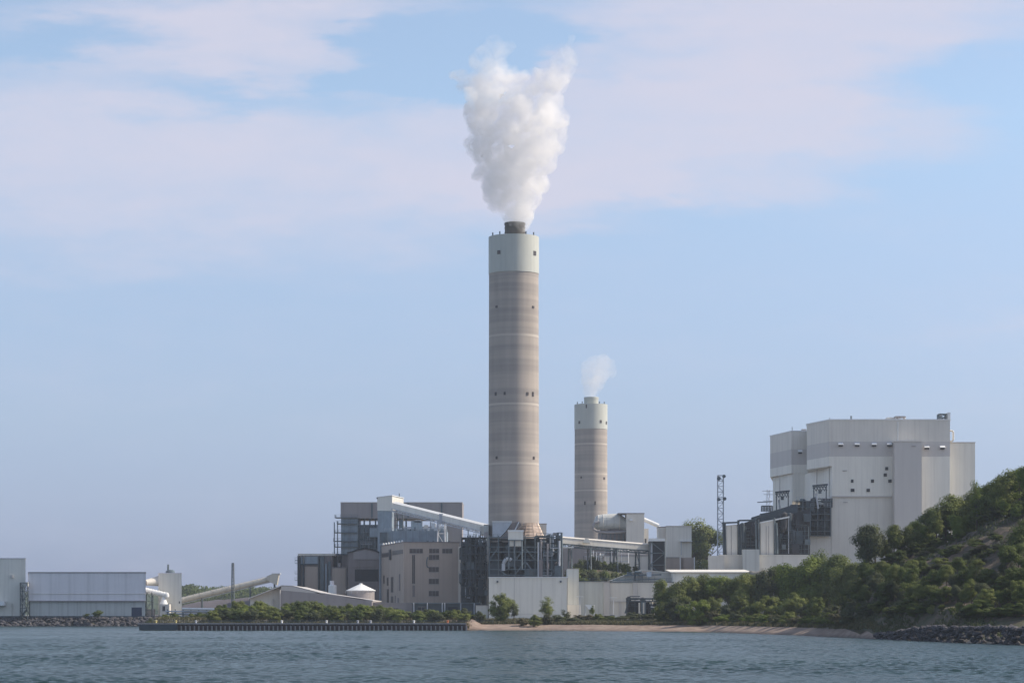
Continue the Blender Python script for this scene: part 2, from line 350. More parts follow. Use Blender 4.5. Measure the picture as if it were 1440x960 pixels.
tc_ = t_.nodes.new('ShaderNodeTexCoord'); sz_ = t_.nodes.new('ShaderNodeSeparateXYZ'); t_.links.new(tc_.outputs['Object'], sz_.inputs[0])
mr_ = t_.nodes.new('ShaderNodeMapRange'); mr_.inputs[1].default_value = .15; mr_.inputs[2].default_value = .75; mr_.inputs[3].default_value = .55; mr_.inputs[4].default_value = 1; t_.links.new(sz_.outputs[2], mr_.inputs[0])
mw_ = t_.nodes.new('ShaderNodeMix'); mw_.data_type = 'RGBA'; mw_.blend_type = 'MULTIPLY'; mw_.inputs[0].default_value = 1; t_.links.new(src, mw_.inputs[6]); t_.links.new(mr_.outputs[0], mw_.inputs[7]); t_.links.new(mw_.outputs[2], b_.inputs['Base Color'])
grid_obj('beach', is_beach, m_sand)
grid_obj('bluff_terrain', is_bluff, m_bluff)
grid_obj('hills', is_hill, m_hill)

# ------------------------------------------------------------------ lake
def lake():
    rows = [-90, -60, -20, 20, 60, 100, 130]
    y = 150.0
    while y < 1060: rows.append(y); y += max(.28, y * .0013)
    rows += [1100, 1200, 1520]
    Yr = np.array(rows, float)
    si = np.linspace(-.27, .27, 560)
    outer = np.array([.05, .15, .3, .5, .75, 1.0])
    Rr = np.maximum(Yr, 60)[:, None]
    inner = si[None, :] * Rr
    rt = inner[:, -1:] + (3800 - inner[:, -1:]) * outer[None, :] ** 2
    lf = (inner[:, :1] + (-3800 - inner[:, :1]) * outer[None, :] ** 2)[:, ::-1]
    X = np.concatenate([lf, inner, rt], 1); Y = np.repeat(Yr[:, None], X.shape[1], 1)
    Z = np.zeros_like(X)
    rng = np.random.RandomState(3)
    dy = np.gradient(Yr)[:, None]; dx = (.54 / 560) * Rr
    for k in range(64):
        lam = .9 * (4.8 / .9) ** rng.rand()
        th = R(250 + rng.randn() * 48)
        kx, ky = math.cos(th) * 2 * math.pi / lam, math.sin(th) * 2 * math.pi / lam
        samp = np.maximum(dy * abs(math.sin(th)), dx * abs(math.cos(th)))
        fade = np.clip((lam / samp - 2.2) / 2, 0, 1)
        amp = .0078 * lam ** .75
        ph = kx * X + ky * Y + rng.rand() * 6.28
        Z += amp * fade * (np.sin(ph) + .25 * np.sin(2 * ph + .5))
    gust = .75 + .35 * vnoise(X, Y, 37, 4) + .2 * vnoise(X, Y, 13, 6)
    Z *= gust
    Z[:, :6] = 0; Z[:, -6:] = 0; Z[:6] = 0; Z[-3:] = 0
    v = np.stack([X, Y, Z], -1).reshape(-1, 3); nc = X.shape[1]; nr = len(Yr)
    i = (np.arange(nr - 1)[:, None] * nc + np.arange(nc - 1)[None, :]); q = np.stack([i, i + 1, i + 1 + nc, i + nc], -1).reshape(-1, 4)
    me = bpy.data.meshes.new('water'); me.vertices.add(len(v)); me.vertices.foreach_set('co', v.astype('f').ravel())
    me.loops.add(q.size); me.loops.foreach_set('vertex_index', q.astype('i').ravel())
    me.polygons.add(len(q)); me.polygons.foreach_set('loop_start', (np.arange(len(q)) * 4).astype('i')); me.polygons.foreach_set('loop_total', np.full(len(q), 4, 'i'))
    me.update(calc_edges=True); me.polygons.foreach_set('use_smooth', np.ones(len(q), bool)); me.validate()
    m, t, b = newmat('lake_water'); n = t.nodes; l = t.links
    b.inputs['Base Color'].default_value = (.035, .062, .075, 1); b.inputs['Roughness'].default_value = .22; b.inputs['IOR'].default_value = 1.33; b.inputs['Specular IOR Level'].default_value = .42
    tc = n.new('ShaderNodeTexCoord')
    mp = n.new('ShaderNodeMapping'); mp.inputs['Scale'].default_value = (.9, 1.6, 1); l.new(tc.outputs['Object'], mp.inputs[0])
    a = n.new('ShaderNodeTexNoise'); a.inputs['Scale'].default_value = 1.3; a.inputs['Detail'].default_value = 5; a.inputs['Roughness'].default_value = .6; l.new(mp.outputs[0], a.inputs['Vector'])
    bu = n.new('ShaderNodeBump'); bu.inputs['Strength'].default_value = .75; bu.inputs['Distance'].default_value = .35; l.new(a.outputs[0], bu.inputs['Height']); l.new(bu.outputs[0], b.inputs['Normal'])
    # silty patches
    mp2 = n.new('ShaderNodeMapping'); mp2.inputs['Scale'].default_value = (.02, .05, 1); l.new(tc.outputs['Object'], mp2.inputs[0])
    c = n.new('ShaderNodeTexNoise'); c.inputs['Scale'].default_value = 1; c.inputs['Detail'].default_value = 4; l.new(mp2.outputs[0], c.inputs['Vector'])
    r = n.new('ShaderNodeValToRGB'); r.color_ramp.elements[0].position = .35; r.color_ramp.elements[1].position = .65
    r.color_ramp.elements[0].color = (.008, .028, .025, 1); r.color_ramp.elements[1].color = (.017, .044, .040, 1); l.new(c.outputs[0], r.inputs[0]); l.new(r.outputs[0], b.inputs['Base Color'])
    me.materials.append(m); o = bpy.data.objects.new('water', me); COL.objects.link(o); tag(o, kind='structure')
lake()

# ------------------------------------------------------------------ vegetation
def leafmat(name, dark, light, tr=.25):
    m, t, b = newmat(name); n = t.nodes; l = t.links
    tc = n.new('ShaderNodeTexCoord'); no = n.new('ShaderNodeTexNoise'); no.inputs['Scale'].default_value = .55; no.inputs['Detail'].default_value = 5; no.inputs['Roughness'].default_value = .7
    l.new(tc.outputs['Object'], no.inputs['Vector'])
    oi = n.new('ShaderNodeObjectInfo'); ad = n.new('ShaderNodeMath'); ad.operation = 'MULTIPLY_ADD'; ad.inputs[1].default_value = .34; l.new(oi.outputs['Random'], ad.inputs[0]); l.new(no.outputs[0], ad.inputs[2])
    r = n.new('ShaderNodeValToRGB'); r.color_ramp.elements[0].position = .36; r.color_ramp.elements[1].position = .80
    r.color_ramp.elements[0].color = (*dark, 1); r.color_ramp.elements[1].color = (*light, 1); l.new(ad.outputs[0], r.inputs[0])
    l.new(r.outputs[0], b.inputs['Base Color']); b.inputs['Roughness'].default_value = .7; b.inputs['Specular IOR Level'].default_value = .2
    tb = n.new('ShaderNodeBsdfTranslucent'); l.new(r.outputs[0], tb.inputs[0]); ms = n.new('ShaderNodeMixShader'); ms.inputs[0].default_value = tr
    l.new(b.outputs[0], ms.inputs[1]); l.new(tb.outputs[0], ms.inputs[2]); l.new(ms.outputs[0], n['Material Output'].inputs[0])
    return m
LF = dict(spring=leafmat('spring_leaves', (.100, .126, .034), (.200, .230, .066), .35),
          dark=leafmat('dark_leaves', (.062, .090, .026), (.125, .160, .042), .32),
          vivid=leafmat('bright_leaves', (.095, .142, .026), (.195, .245, .050), .35),
          dull=leafmat('dull_leaves', (.060, .078, .036), (.105, .122, .060), .3),
          grass=leafmat('dry_grass', (.07, .085, .035), (.17, .15, .085), .2))
def tree_mesh(seed, kind):
    """crown ~10 m high: leaf-sized faces gathered in clumps round the limbs, with gaps"""
    rng = np.random.RandomState(seed)
    tr = MB(); H = 10.0
    if kind == 'round': nc, rx, z0, zc, nl, lsz = 66, 3.8, 1.0, 5.6, 110, .30
    elif kind == 'tall': nc, rx, z0, zc, nl, lsz = 64, 2.6, .5, 5.4, 105, .30
    elif kind == 'wispy': nc, rx, z0, zc, nl, lsz = 44, 2.2, .8, 5.2, 80, .27
    else: nc, rx, z0, zc, nl, lsz = 62, 5.2, -.6, 4.0, 105, .40   # shrub
    lobes = [(rng.randn(2) * rx * .33, z0 + (H - z0) * (.35 + .5 * rng.rand()), rx * (.45 + .35 * rng.rand())) for _ in range(6)]
    lean = rng.randn(2) * .35
    cs = []
    while len(cs) < nc:
        L0, lz, lr = lobes[rng.randint(6)]
        u = rng.randn(3); u /= np.linalg.norm(u); rr = lr * rng.rand() ** .4
        c = np.array([L0[0], L0[1], lz]) + u * rr * np.array([1, 1, 1.25 if kind != 'shrub' else 1.0])
        t = (c[2] - z0) / (H - z0)
        if not 0.02 < t < .97: continue
        lim = rx * (1.15 * math.sin(math.pi * min(1, (.12 + .86 * t)) ** .8) + .15)
        if math.hypot(c[0], c[1]) > lim: continue
        c[:2] += lean * t; cs.append(c)
    V = []; 
    for c in cs:
        cr = (.7 + .8 * rng.rand()) * (1.0 if kind != 'wispy' else .75)
        n = int(nl * (cr / .9) ** 1.6)
        u = rng.randn(n, 3); u /= np.linalg.norm(u, axis=1)[:, None]
        rr = cr * rng.rand(n) ** .45
        p = c + u * rr[:, None] * np.array([1.15, 1.15, .8])
        # leaf normals: outward with scatter
        out = p - np.array([0, 0, zc * .8]); out /= (np.linalg.norm(out, axis=1)[:, None] + 1e-6)
        nn = out * .9 + u * 1.0 + rng.randn(n, 3) * .38; nn[:, 2] += .3; nn /= np.linalg.norm(nn, axis=1)[:, None]
        a = np.cross(nn, rng.randn(n, 3)); a /= np.linalg.norm(a, axis=1)[:, None]; b = np.cross(nn, a)
        s = lsz * (.55 + .8 * rng.rand(n))[:, None]
        V.append(np.stack([p - a * s * .6, p - b * s * .38, p + a * s * .6, p + b * s * .38], 1))
    V = np.concatenate(V, 0).reshape(-1, 3); V[:, 2] = np.maximum(V[:, 2], .05)
    V[:, 2] *= H / V[:, 2].max()
    nf = len(V) // 4
    me = bpy.data.meshes.new('crown_' + kind); me.vertices.add(len(V)); me.vertices.foreach_set('co', V.astype('f').ravel())
    me.loops.add(nf * 4); me.loops.foreach_set('vertex_index', np.arange(nf * 4, dtype='i'))
    me.polygons.add(nf); me.polygons.foreach_set('loop_start', (np.arange(nf) * 4).astype('i')); me.polygons.foreach_set('loop_total', np.full(nf, 4, 'i')); me.update(calc_edges=True)
    # trunk and limbs
    if kind == 'shrub':
        for c in cs[:12]: tr.tube((rng.randn() * .2, rng.randn() * .2, -.5), c, .07, 5, .02)
    else:
        top = np.array([lean[0], lean[1], H * .72]); fork = np.array([lean[0] * .3, lean[1] * .3, H * .28])
        tr.tube((0, 0, -1.0), fork, .24, 8, .17); tr.tube(fork, top, .17, 7, .05)
        for c in cs[:16]:
            t = rng.rand() * .7; st = fork + (top - fork) * t
            midp = (st + c) / 2 + np.array([0, 0, -.3]); tr.tube(st, midp, .085, 5, .06); tr.tube(midp, c, .06, 5, .02)
    tm = bpy.data.meshes.new('trunk_' + kind); tm.from_pydata(tr.v, [], tr.f); tm.polygons.foreach_set('use_smooth', tr.smooth); tm.update(); tm.materials.append(M['bark'])
    return me, tm
TREES = {}
for k, seeds in dict(round=(1, 2, 3, 4), tall=(11, 12, 13, 14), wispy=(21, 22, 23), shrub=(31, 32, 33, 34)).items():
    TREES[k] = [tree_mesh(s, k) for s in seeds]
COLORED = {}
def crown_for(kind, var, leaf):
    key = (kind, var, leaf)
    if key not in COLORED:
        me = TREES[kind][var][0].copy(); me.materials.clear(); me.materials.append(LF[leaf]); COLORED[key] = me
    return COLORED[key]
trng = random.Random(5)
def plant(kind, px, Y, top, label, group=None, leaf='spring', width=1.0, cat=None, name=None, z=None):
    X = PX(px, Y); g = gz(X, Y) if z is None else z
    h = PZ(top, Y) - g; h = max(h, 1.2)
    var = trng.randrange(len(TREES[kind])); me = crown_for(kind, var, leaf); tm = TREES[kind][var][1]
    nm = name or {'shrub': 'shrub', 'wispy': 'young_tree'}.get(kind, 'leafy_tree')
    r = thing(nm, label, cat or ('shrub' if kind == 'shrub' else 'tree'), X, Y, g, group)
    wd = width * (h / 10 if kind != 'shrub' else max(h / 10, .45))
    r.scale = (wd, wd, h / 10); r.rotation_euler = (0, 0, trng.random() * 6.28)
    for n_, m_ in (('crown', me), ('trunk', tm)):
        if n_ == 'trunk' and kind == 'shrub': n_ = 'stem'
        o = bpy.data.objects.new(n_, m_); COL.objects.link(o); o.parent = r
    return r
ORD = ['first', 'second', 'third', 'fourth', 'fifth', 'sixth', 'seventh', 'eighth', 'ninth', 'tenth', 'eleventh', 'twelfth', 'thirteenth', 'fourteenth', 'fifteenth', 'sixteenth',
       'seventeenth', 'eighteenth', 'nineteenth', 'twentieth', 'twenty-first', 'twenty-second', 'twenty-third', 'twenty-fourth', 'twenty-fifth', 'twenty-sixth', 'twenty-seventh', 'twenty-eighth']
def row(specs, noun, where, group):
    """specs: (kind, px, Y, top, leaf, width); labelled by size and order from the left"""
    specs = sorted(specs, key=lambda s: s[1])
    for i, (kind, px, Y, top, leaf, width) in enumerate(specs):
        plant(kind, px, Y, top, f'{ORD[i]} {noun} from the left {where}', group, leaf, width)

# ================================================================== main chimneys
def chimney(label, px, Y, rpx, ytop, ycap, zb, flue, rings, ports, fluemat, caps=True):
    X = PX(px, Y); r = rpx * Y / F; z0 = gz(X, Y) - .5; zt = PZ(ytop, Y); zc = PZ(ycap, Y)
    t = thing('chimney', label, 'chimney', X, Y, z0)
    b = MB(); prof = []
    nseg = 40
    for i in range(nseg + 1):
        f = i / nseg; prof.append((r * (1.025 - .03 * f), z0 + (zc - z0) * f))
    b.lathe(X, Y, prof, 96).build('shaft', chimney_mat('chimney_concrete', [PZ(y, Y) - z0 for y in rings]), t)
    b = MB(); b.lathe(X, Y, [(r * 1.0, zc), (r * 1.012, zc + .02), (r * 1.012, zt), (r * .96, zt + .01), (r * .5, zt - .4)], 96)
    b.build('painted_top_band', M['captop'], t)
    fx = PX(flue[0], Y); fr = flue[1] * Y / F; fz = PZ(flue[2], Y)
    b = MB(); b.lathe(fx, Y, [(fr, zt - 2), (fr, fz - .8), (fr * 1.05, fz - .8), (fr * 1.05, fz - .2), (fr, fz - .2), (fr, fz), (fr * .85, fz), (fr * .85, fz - 3)], 40)
    fo = b.build('flue', fluemat, t)
    b = MB()
    for k in (.3, .62): 
        zz = zt + (fz - zt) * k; b.lathe(fx, Y, [(fr * 1.04, zz), (fr * 1.04, zz + .25), (fr * .99, zz + .26)], 40)
    b.build('stiffener_ring', fluemat, fo)
    for (qx, qy, wpx, hpx) in ports:
        # port set into the curved wall: ring frame + dark recess
        dx = PX(qx, Y) - X
        if abs(dx) >= r * .97: continue
        th = math.asin(dx / r); nrm = Vector((math.sin(th), -math.cos(th), 0)); tang = Vector((math.cos(th), math.sin(th), 0))
        zz = PZ(qy, Y); hw = .8 * wpx * Y / F / 2 / max(.45, math.cos(th)); hh = hpx * Y / F / 2
        rr = r * 1.03 - (r * .03) * ((zz - z0) / (zc - z0)) if zz < zc else r * 1.012
        c = Vector((X, Y, zz)) + nrm * (rr - .1)
        v = []
        for dn in (-.6, .28):
            for (a, e) in ((-1, -1), (1, -1), (1, 1), (-1, 1)): v.append(c + nrm * dn + tang * a * hw + Vector((0, 0, e * hh)))
        MB().add(v, [(0, 3, 2, 1), (4, 5, 6, 7), (0, 1, 5, 4), (1, 2, 6, 5), (2, 3, 7, 6), (3, 0, 4, 7)]).build('vent_opening', M['glass'], t)
    for a in (-150, -125, -60, -35, 40, 130):
        p = Vector((X + r * .97 * math.cos(R(a)), Y + r * .97 * math.sin(R(a)), zt))
        MB().tube(p - Vector((0, 0, .3)), p + Vector((0, 0, 1.3)), .28, 8).build('beacon_light', M['msteel'], t)
    return t
M['captop'] = surf('pale_green_grey_paint', (.50, .51, .455), .6, .05, scale=(.25, .25, .1), streak=.2, streak_col=(.33, .33, .30))
main = chimney('tall banded concrete chimney with pale top, thick steam above it', 722.5, 1000, 35, 334, 386, 0, (724, 14.2, 313.5), (653, 474, 570),
        [(702, 359, 5, 5), (751.5, 359, 4, 6), (698.5, 434.5, 3.2, 3.2), (749.5, 434.5, 3.2, 3.2), (697.5, 556, 2.6, 5), (710, 556, 3.2, 4.2), (741.5, 556, 3, 4.2), (749, 556, 2.6, 6), (699, 645, 3, 4), (750, 645, 2.6, 4)], M['flue'])
chimney('shorter concrete chimney with pale top and faint steam, behind the conveyor', 831, 1400, 23, 569, 604, 0, (831.5, 10, 558.5), (625, 667, 690),
        [(814.5, 595, 2.6, 4), (844, 594, 3, 4), (852, 595, 2, 4), (817, 672, 2, 3), (849, 673, 2.5, 3), (822, 708, 2.4, 5), (836, 708, 2.4, 5), (824, 573, 2, 5)], M['captop'])

# ================================================================== steam
def plume_mesh(name, spec, Y, seed, vox, dispk):
    rng = random.Random(seed); b = MB()
    import bmesh
    bm = bmesh.new(); o0 = Vector((PX(spec[0][0], Y), Y, PZ(spec[0][1], Y)))
    for (px, py, rp, dy) in spec:
        c = Vector((PX(px, Y), Y + dy * Y / F, PZ(py, Y))) - o0; rp = rp * 1.1 + .5; m = Matrix.Translation(c) @ Matrix.Diagonal((1, 1, 1, 1))
        bmesh.ops.create_icosphere(bm, subdivisions=3, radius=rp * Y / F, matrix=m)
    me = bpy.data.meshes.new(name); bm.to_mesh(me); bm.free()
    o = bpy.data.objects.new(name, me); COL.objects.link(o); o.location = o0
    md = o.modifiers.new('union', 'REMESH'); md.mode = 'VOXEL'; md.voxel_size = vox
    for i, (sz, st) in enumerate(dispk):
        tx = bpy.data.textures.new(f'billow{i}', 'CLOUDS'); tx.noise_scale = sz; tx.noise_depth = 2
        d = o.modifiers.new('billow', 'DISPLACE'); d.texture = tx; d.strength = st; d.mid_level = .5; d.texture_coords = 'GLOBAL'
    return o
def steam_mat(name, dens, z_fade, nscale, lo, hi, col=(.995, .985, .975)):
    m = bpy.data.materials.new(name); m.use_nodes = True; t = m.node_tree; n = t.nodes; l = t.links; n.clear()
    out = n.new('ShaderNodeOutputMaterial'); v = n.new('ShaderNodeVolumePrincipled'); l.new(v.outputs[0], out.inputs['Volume'])
    v.inputs['Color'].default_value = (*col, 1); v.inputs['Anisotropy'].default_value = 0.1
    tc = n.new('ShaderNodeTexCoord'); no = n.new('ShaderNodeTexNoise'); no.inputs['Scale'].default_value = nscale; no.inputs['Detail'].default_value = 4; no.inputs['Roughness'].default_value = .6; no.inputs['Distortion'].default_value = .4
    l.new(tc.outputs['Object'], no.inputs['Vector'])
    mr = n.new('ShaderNodeMapRange'); mr.inputs[1].default_value = lo; mr.inputs[2].default_value = hi; l.new(no.outputs[0], mr.inputs[0])
    sx = n.new('ShaderNodeSeparateXYZ'); l.new(tc.outputs['Object'], sx.inputs[0])
    zr = n.new('ShaderNodeValToRGB'); zr.color_ramp.interpolation = 'EASE'
    mz = n.new('ShaderNodeMapRange'); mz.inputs[1].default_value = z_fade[0]; mz.inputs[2].default_value = z_fade[1]; l.new(sx.outputs[2], mz.inputs[0]); l.new(mz.outputs[0], zr.inputs[0])
    e = zr.color_ramp.elements; e[0].color = (dens, dens, dens, 1)
    e[1].color = (dens * z_fade[3],) * 3 + (1,); x = e.new(z_fade[2]); x.color = (dens,) * 3 + (1,)
    mu = n.new('ShaderNodeMath'); mu.operation = 'MULTIPLY'; l.new(mr.outputs[0], mu.inputs[0]); l.new(zr.outputs[0], mu.inputs[1]); l.new(mu.outputs[0], v.inputs['Density'])
    return m
rng = random.Random(12)
env = {312: (713, 736), 300: (702, 742), 290: (690, 748), 276: (680, 764), 262: (678, 768), 246: (668, 772), 230: (668, 780), 212: (662, 790), 195: (660, 800), 178: (655, 800), 160: (654, 800), 143: (652, 794)}
spec = []
for y, (a, c) in env.items():
    wdt = c - a; n = max(1, int(wdt / 13))
    for i in range(n + 1):
        rp = min(wdt / 2, 11 + rng.random() * 6) if wdt > 30 else wdt / 2
        x = a + rp + (wdt - 2 * rp) * (i / n if n else .5)
        spec.append((x, y + rng.uniform(-5, 5) * (y < 300), rp, rng.uniform(-.32, .32) * wdt * .8))
spec += [(674, 128, 17, 4), (690, 118, 22, -5), (664, 112, 13, 6), (650, 108, 10, 0), (642, 106, 6, 2), (690, 95, 18, 5), (697, 82, 15, -4), (706, 68, 13, 2), (684, 76, 12, 3), (674, 92, 12, 0), (694, 62, 8, 1), (655, 122, 12, 2), (712, 108, 20, 8),
         (730, 134, 20, 0), (752, 133, 18, 5), (777, 118, 17, -3), (787, 100, 15, 4), (795, 84, 12, 0), (798, 68, 9, 3), (733, 108, 11, 4), (762, 108, 11, -4), (778, 84, 9, 2), (790, 68, 8, -2), (803, 54, 7, 0), (797, 78, 12, -3), (800, 92, 9, 2)]
pl = plume_mesh('steam_plume', spec, 1000, 4, 1.0, [(11.0, 7.5), (4.0, 3.6), (1.4, 1.1)])
pl.data.materials.append(steam_mat('thick_steam', .2, (PZ(190, 1000) - PZ(312, 1000), PZ(50, 1000) - PZ(312, 1000), .35, .2), .18, .34, .6))
tag(pl, 'large thick white steam plume billowing from the tall chimney', 'steam')
spec2 = [(831, 556, 8, 0), (831, 546, 12, 2), (833, 536, 14, -2), (838, 526, 16, 3), (844, 517, 16, 0), (850, 511, 12, -3), (828, 521, 11, 2), (836, 511, 11, 0), (857, 520, 9, 2), (859, 508, 6, 0)]
pl2 = plume_mesh('steam_plume', spec2, 1400, 5, 1.2, [(7.0, 4.5), (2.6, 2.2)])
pl2.data.materials.append(steam_mat('thin_steam', .10, (0, 25, .3, .5), .12, .3, .65))
tag(pl2, 'small faint steam wisp drifting from the shorter chimney', 'steam')

# ================================================================== building helpers
def bld(name, label, cat, px, Y, group=None, z=None): return thing(name, label, cat, PX(px, Y), Y, z, group)
def gb(px, Y, d=-.6): return gz(PX(px, Y), Y) + d
def conveyor(t, p, q, wdt, hgt, mats, bents=(), truss=True, panels=True):
    """enclosed inclined gallery on steel bents. p,q: world points of the axis"""
    p = Vector(p); q = Vector(q); d = (q - p); ln = d.length; d.normalize(); side = d.cross(Vector((0, 0, 1))).normalized(); up = side.cross(d)
    def boxat(a, c, s0, s1, u0, u1):
        m = MB(); v = []
        for base in (p + d * a, p + d * c):
            for s_, u_ in ((s0, u0), (s1, u0), (s1, u1), (s0, u1)): v.append(base + side * s_ + up * u_)
        return m.add(v, [(0, 1, 2, 3), (7, 6, 5, 4), (0, 4, 5, 1), (1, 5, 6, 2), (2, 6, 7, 3), (3, 7, 4, 0)])
    boxat(0, ln, -wdt / 2, wdt / 2, -hgt * .25, hgt * .42).build('gallery', mats[0], t)
    v = []
    for base in (p - d * .3, q + d * .3):
        for s_, u_ in ((-wdt * .56, hgt * .425), (wdt * .56, hgt * .425), (0, hgt * .6)): v.append(base + side * s_ + up * u_)
    MB().add(v, [(0, 1, 2), (5, 4, 3), (0, 3, 4, 1), (1, 4, 5, 2), (2, 5, 3, 0)]).build('gallery_roof', mats[1], t)
    if truss:
        m = MB(); k = max(2, int(ln / (hgt * 1.0)))
        for s_ in (-wdt * .53, wdt * .53):
            for u_ in (-hgt * .3, -hgt * .62): m.beam(p + side * s_ + up * u_, q + side * s_ + up * u_, .32)
            for i in range(k):
                a = p + d * (ln * i / k) + side * s_; c = p + d * (ln * (i + 1) / k) + side * s_
                m.beam(a + up * (-hgt * .3), c + up * (-hgt * .62), .2) if i % 2 else m.beam(a + up * (-hgt * .62), c + up * (-hgt * .3), .2)
                m.beam(a + up * (-hgt * .3), a + up * (-hgt * .62), .18)
        m.build('truss', mats[2], t)
    for f in bents:
        c = p + d * (ln * f); m = MB(); g = gz(c.x, c.y) - .5; z1 = c.z - hgt * .45
        for s_ in (-1, 1): m.beam(c + side * s_ * wdt * .5 + Vector((0, 0, z1 - c.z)), Vector((c.x, c.y, g)) + side * s_ * wdt * .85, .5)
        kk = max(2, int((z1 - g) / 5))
        for i in range(kk):
            za = g + (z1 - g) * i / kk; zb = g + (z1 - g) * (i + 1) / kk
            wa = wdt * (.85 - .35 * i / kk); wb = wdt * (.85 - .35 * (i + 1) / kk); s1 = 1 if i % 2 else -1
            m.beam(Vector((c.x, c.y, za)) + side * s1 * wa, Vector((c.x, c.y, zb)) - side * s1 * wb, .22)
            m.beam(Vector((c.x, c.y, zb)) + side * wb, Vector((c.x, c.y, zb)) - side * wb, .22)
        m.build('support_bent', mats[2], t)
def ladder_tower(t, x0, x1, y0, y1, z0, z1, w=.28, step=4.5, mat=None, diag=True, name='steel_lattice'):
    m = MB()
    for x in (x0, x1):
        for y in (y0, y1): m.beam((x, y, z0), (x, y, z1), w)
    n = max(1, int((z1 - z0) / step))
    for i in range(n + 1):
        z = z0 + (z1 - z0) * i / n
        m.beam((x0, y0, z), (x1, y0, z), w * .7); m.beam((x0, y1, z), (x1, y1, z), w * .7); m.beam((x0, y0, z), (x0, y1, z), w * .7); m.beam((x1, y0, z), (x1, y1, z), w * .7)
        if diag and i < n:
            zz = z + (z1 - z0) / n; s = i % 2
            a, b_ = (x0, x1) if s else (x1, x0)
            m.beam((a, y0, z), (b_, y0, zz), w * .6); m.beam((a, y1, z), (b_, y1, zz), w * .6); m.beam((x0, (y0, y1)[s], z), (x0, (y1, y0)[s], zz), w * .6); m.beam((x1, (y0, y1)[s], z), (x1, (y1, y0)[s], zz), w * .6)
    return m.build(name, mat or M['msteel'], t)
def railing(m, p, q, h=1.1, st=2.0):
    p = Vector(p); q = Vector(q); n = max(1, int((q - p).length / st))
    for k in (.55, 1.0): m.beam(p + Vector((0, 0, h * k)), q + Vector((0, 0, h * k)), .07)
    for i in range(n + 1): c = p + (q - p) * i / n; m.beam(c, c + Vector((0, 0, h)), .07)
def win(t, px0, px1, py0, py1, Y, name='window', mat='glass', dep=.35):
    m = MB().rect(px0, px1, py0, py1, Y - .06, dep)
    o = m.build(name, M[mat], t)
    if name == 'window':
        f = MB(); x0, x1, z0, z1 = PX(px0, Y), PX(px1, Y), PZ(py1, Y), PZ(py0, Y)
        f.box(x0 - .18, x1 + .18, Y - .16, Y + .1, z0 - .2, z0); f.box(x0 - .18, x1 + .18, Y - .16, Y + .1, z1, z1 + .15)
        n = max(2, int((x1 - x0) / 1.3))
        for i in range(1, n): xx = x0 + (x1 - x0) * i / n; f.box(xx - .05, xx + .05, Y - .12, Y - .062, z0, z1)
        f.build('window_frame', M['taupe'], o)
    return o
def clutter(t, x0, x1, y0, y1, z0, z1, n, seed, mats, big=(2, 5), kinds=('vessel', 'duct', 'pipe', 'platform')):
    """ducts, vessels, pipe runs and platforms inside a steel frame"""
    g = random.Random(seed)
    for i in range(n):
        k = g.choice(kinds); m = MB(); x = g.uniform(x0, x1); y = g.uniform(y0, y1); z = g.uniform(z0, z1); mt = M[g.choice(mats)]
        if k == 'vessel':
            r = g.uniform(*big) * .4; h = g.uniform(3, 8); zz = min(z, z1 - h)
            m.lathe(x, y, [(r * .3, zz - r), (r, zz), (r, zz + h), (r * .4, zz + h + r * .5)], 14)
        elif k == 'duct':
            a = g.uniform(*big) / 2; m.box(x - a, x + a, y - a, y + a, z, min(z1, z + g.uniform(2, 7)))
        elif k == 'pipe':
            r = g.uniform(.15, .45); pts = [Vector((x, y, z))]
            for s in range(g.randint(2, 4)):
                ax = g.choice((0, 2, 2)); dlt = g.uniform(2, 8) * g.choice((-1, 1)); q = pts[-1].copy(); q[ax] += dlt
                q.x = min(max(q.x, x0), x1); q.z = min(max(q.z, z0), z1); pts.append(q)
            m.path(pts, r, 8)
        else:
            a = g.uniform(3, (x1 - x0) * .5); xa = max(x0, x - a / 2); xb = min(x1, x + a / 2)
            m.box(xa, xb, y0, y1, z, z + .18); railing(m, (xa, y0, z + .18), (xb, y0, z + .18))
        if m.v: m.build(k, mt, t)

# ================================================================== LEFT SIDE
Y = 1012
t = bld('storage_hall', 'tall plain pale grey hall cut off by the left edge of the photo', 'industrial building', 0, Y)
MB().skew(-75, 36, 785, 868, Y, 45).build('wall', M['cladw'], t)
MB().skew(-75.4, 36.4, 784, 785, Y - .3, 45.6).build('roof_edge', M['lilac'], t)
MB().rect(14, 18, 808, 812, Y - .9, .9).build('vent_hood', M['band'], t)
MB().rect(-30, 6, 845, 851, Y - 4, 4).build('canopy', M['white'], t)
MB().rect(16, 18.5, 848, 866, Y - .2, .3).build('door', M['cream'], t)
m = MB(); railing(m, (PX(-60, Y), Y - 3, gb(0, Y, .2)), (PX(28, Y), Y - 3, gb(0, Y, .2))); m.build('railing', M['msteel'], t)

Y = 1006
t = bld('stair_tower', 'narrow dark open steel stair tower between the hall and the long shed', 'stair tower', 34, Y)
ladder_tower(t, PX(28.5, Y), PX(38.5, Y), Y, Y + 4, gb(34, Y), PZ(819, Y), .3, 3.0, M['steel'])
m = MB(); z0 = gb(34, Y) + 1
for i in range(5):
    a, c = (29.5, 37.5) if i % 2 else (37.5, 29.5)
    m.add([(PX(a, Y), Y + .4, z0 + i * 2.9), (PX(a, Y), Y + 2, z0 + i * 2.9), (PX(c, Y), Y + 2, z0 + i * 2.9 + 2.9), (PX(c, Y), Y + .4, z0 + i * 2.9 + 2.9),
           (PX(a, Y), Y + .4, z0 + i * 2.9 - .3), (PX(a, Y), Y + 2, z0 + i * 2.9 - .3), (PX(c, Y), Y + 2, z0 + i * 2.9 + 2.6), (PX(c, Y), Y + .4, z0 + i * 2.9 + 2.6)],
          [(0, 1, 2, 3), (7, 6, 5, 4), (0, 4, 5, 1), (1, 5, 6, 2), (2, 6, 7, 3), (3, 7, 4, 0)])
m.build('stair', M['msteel'], t)
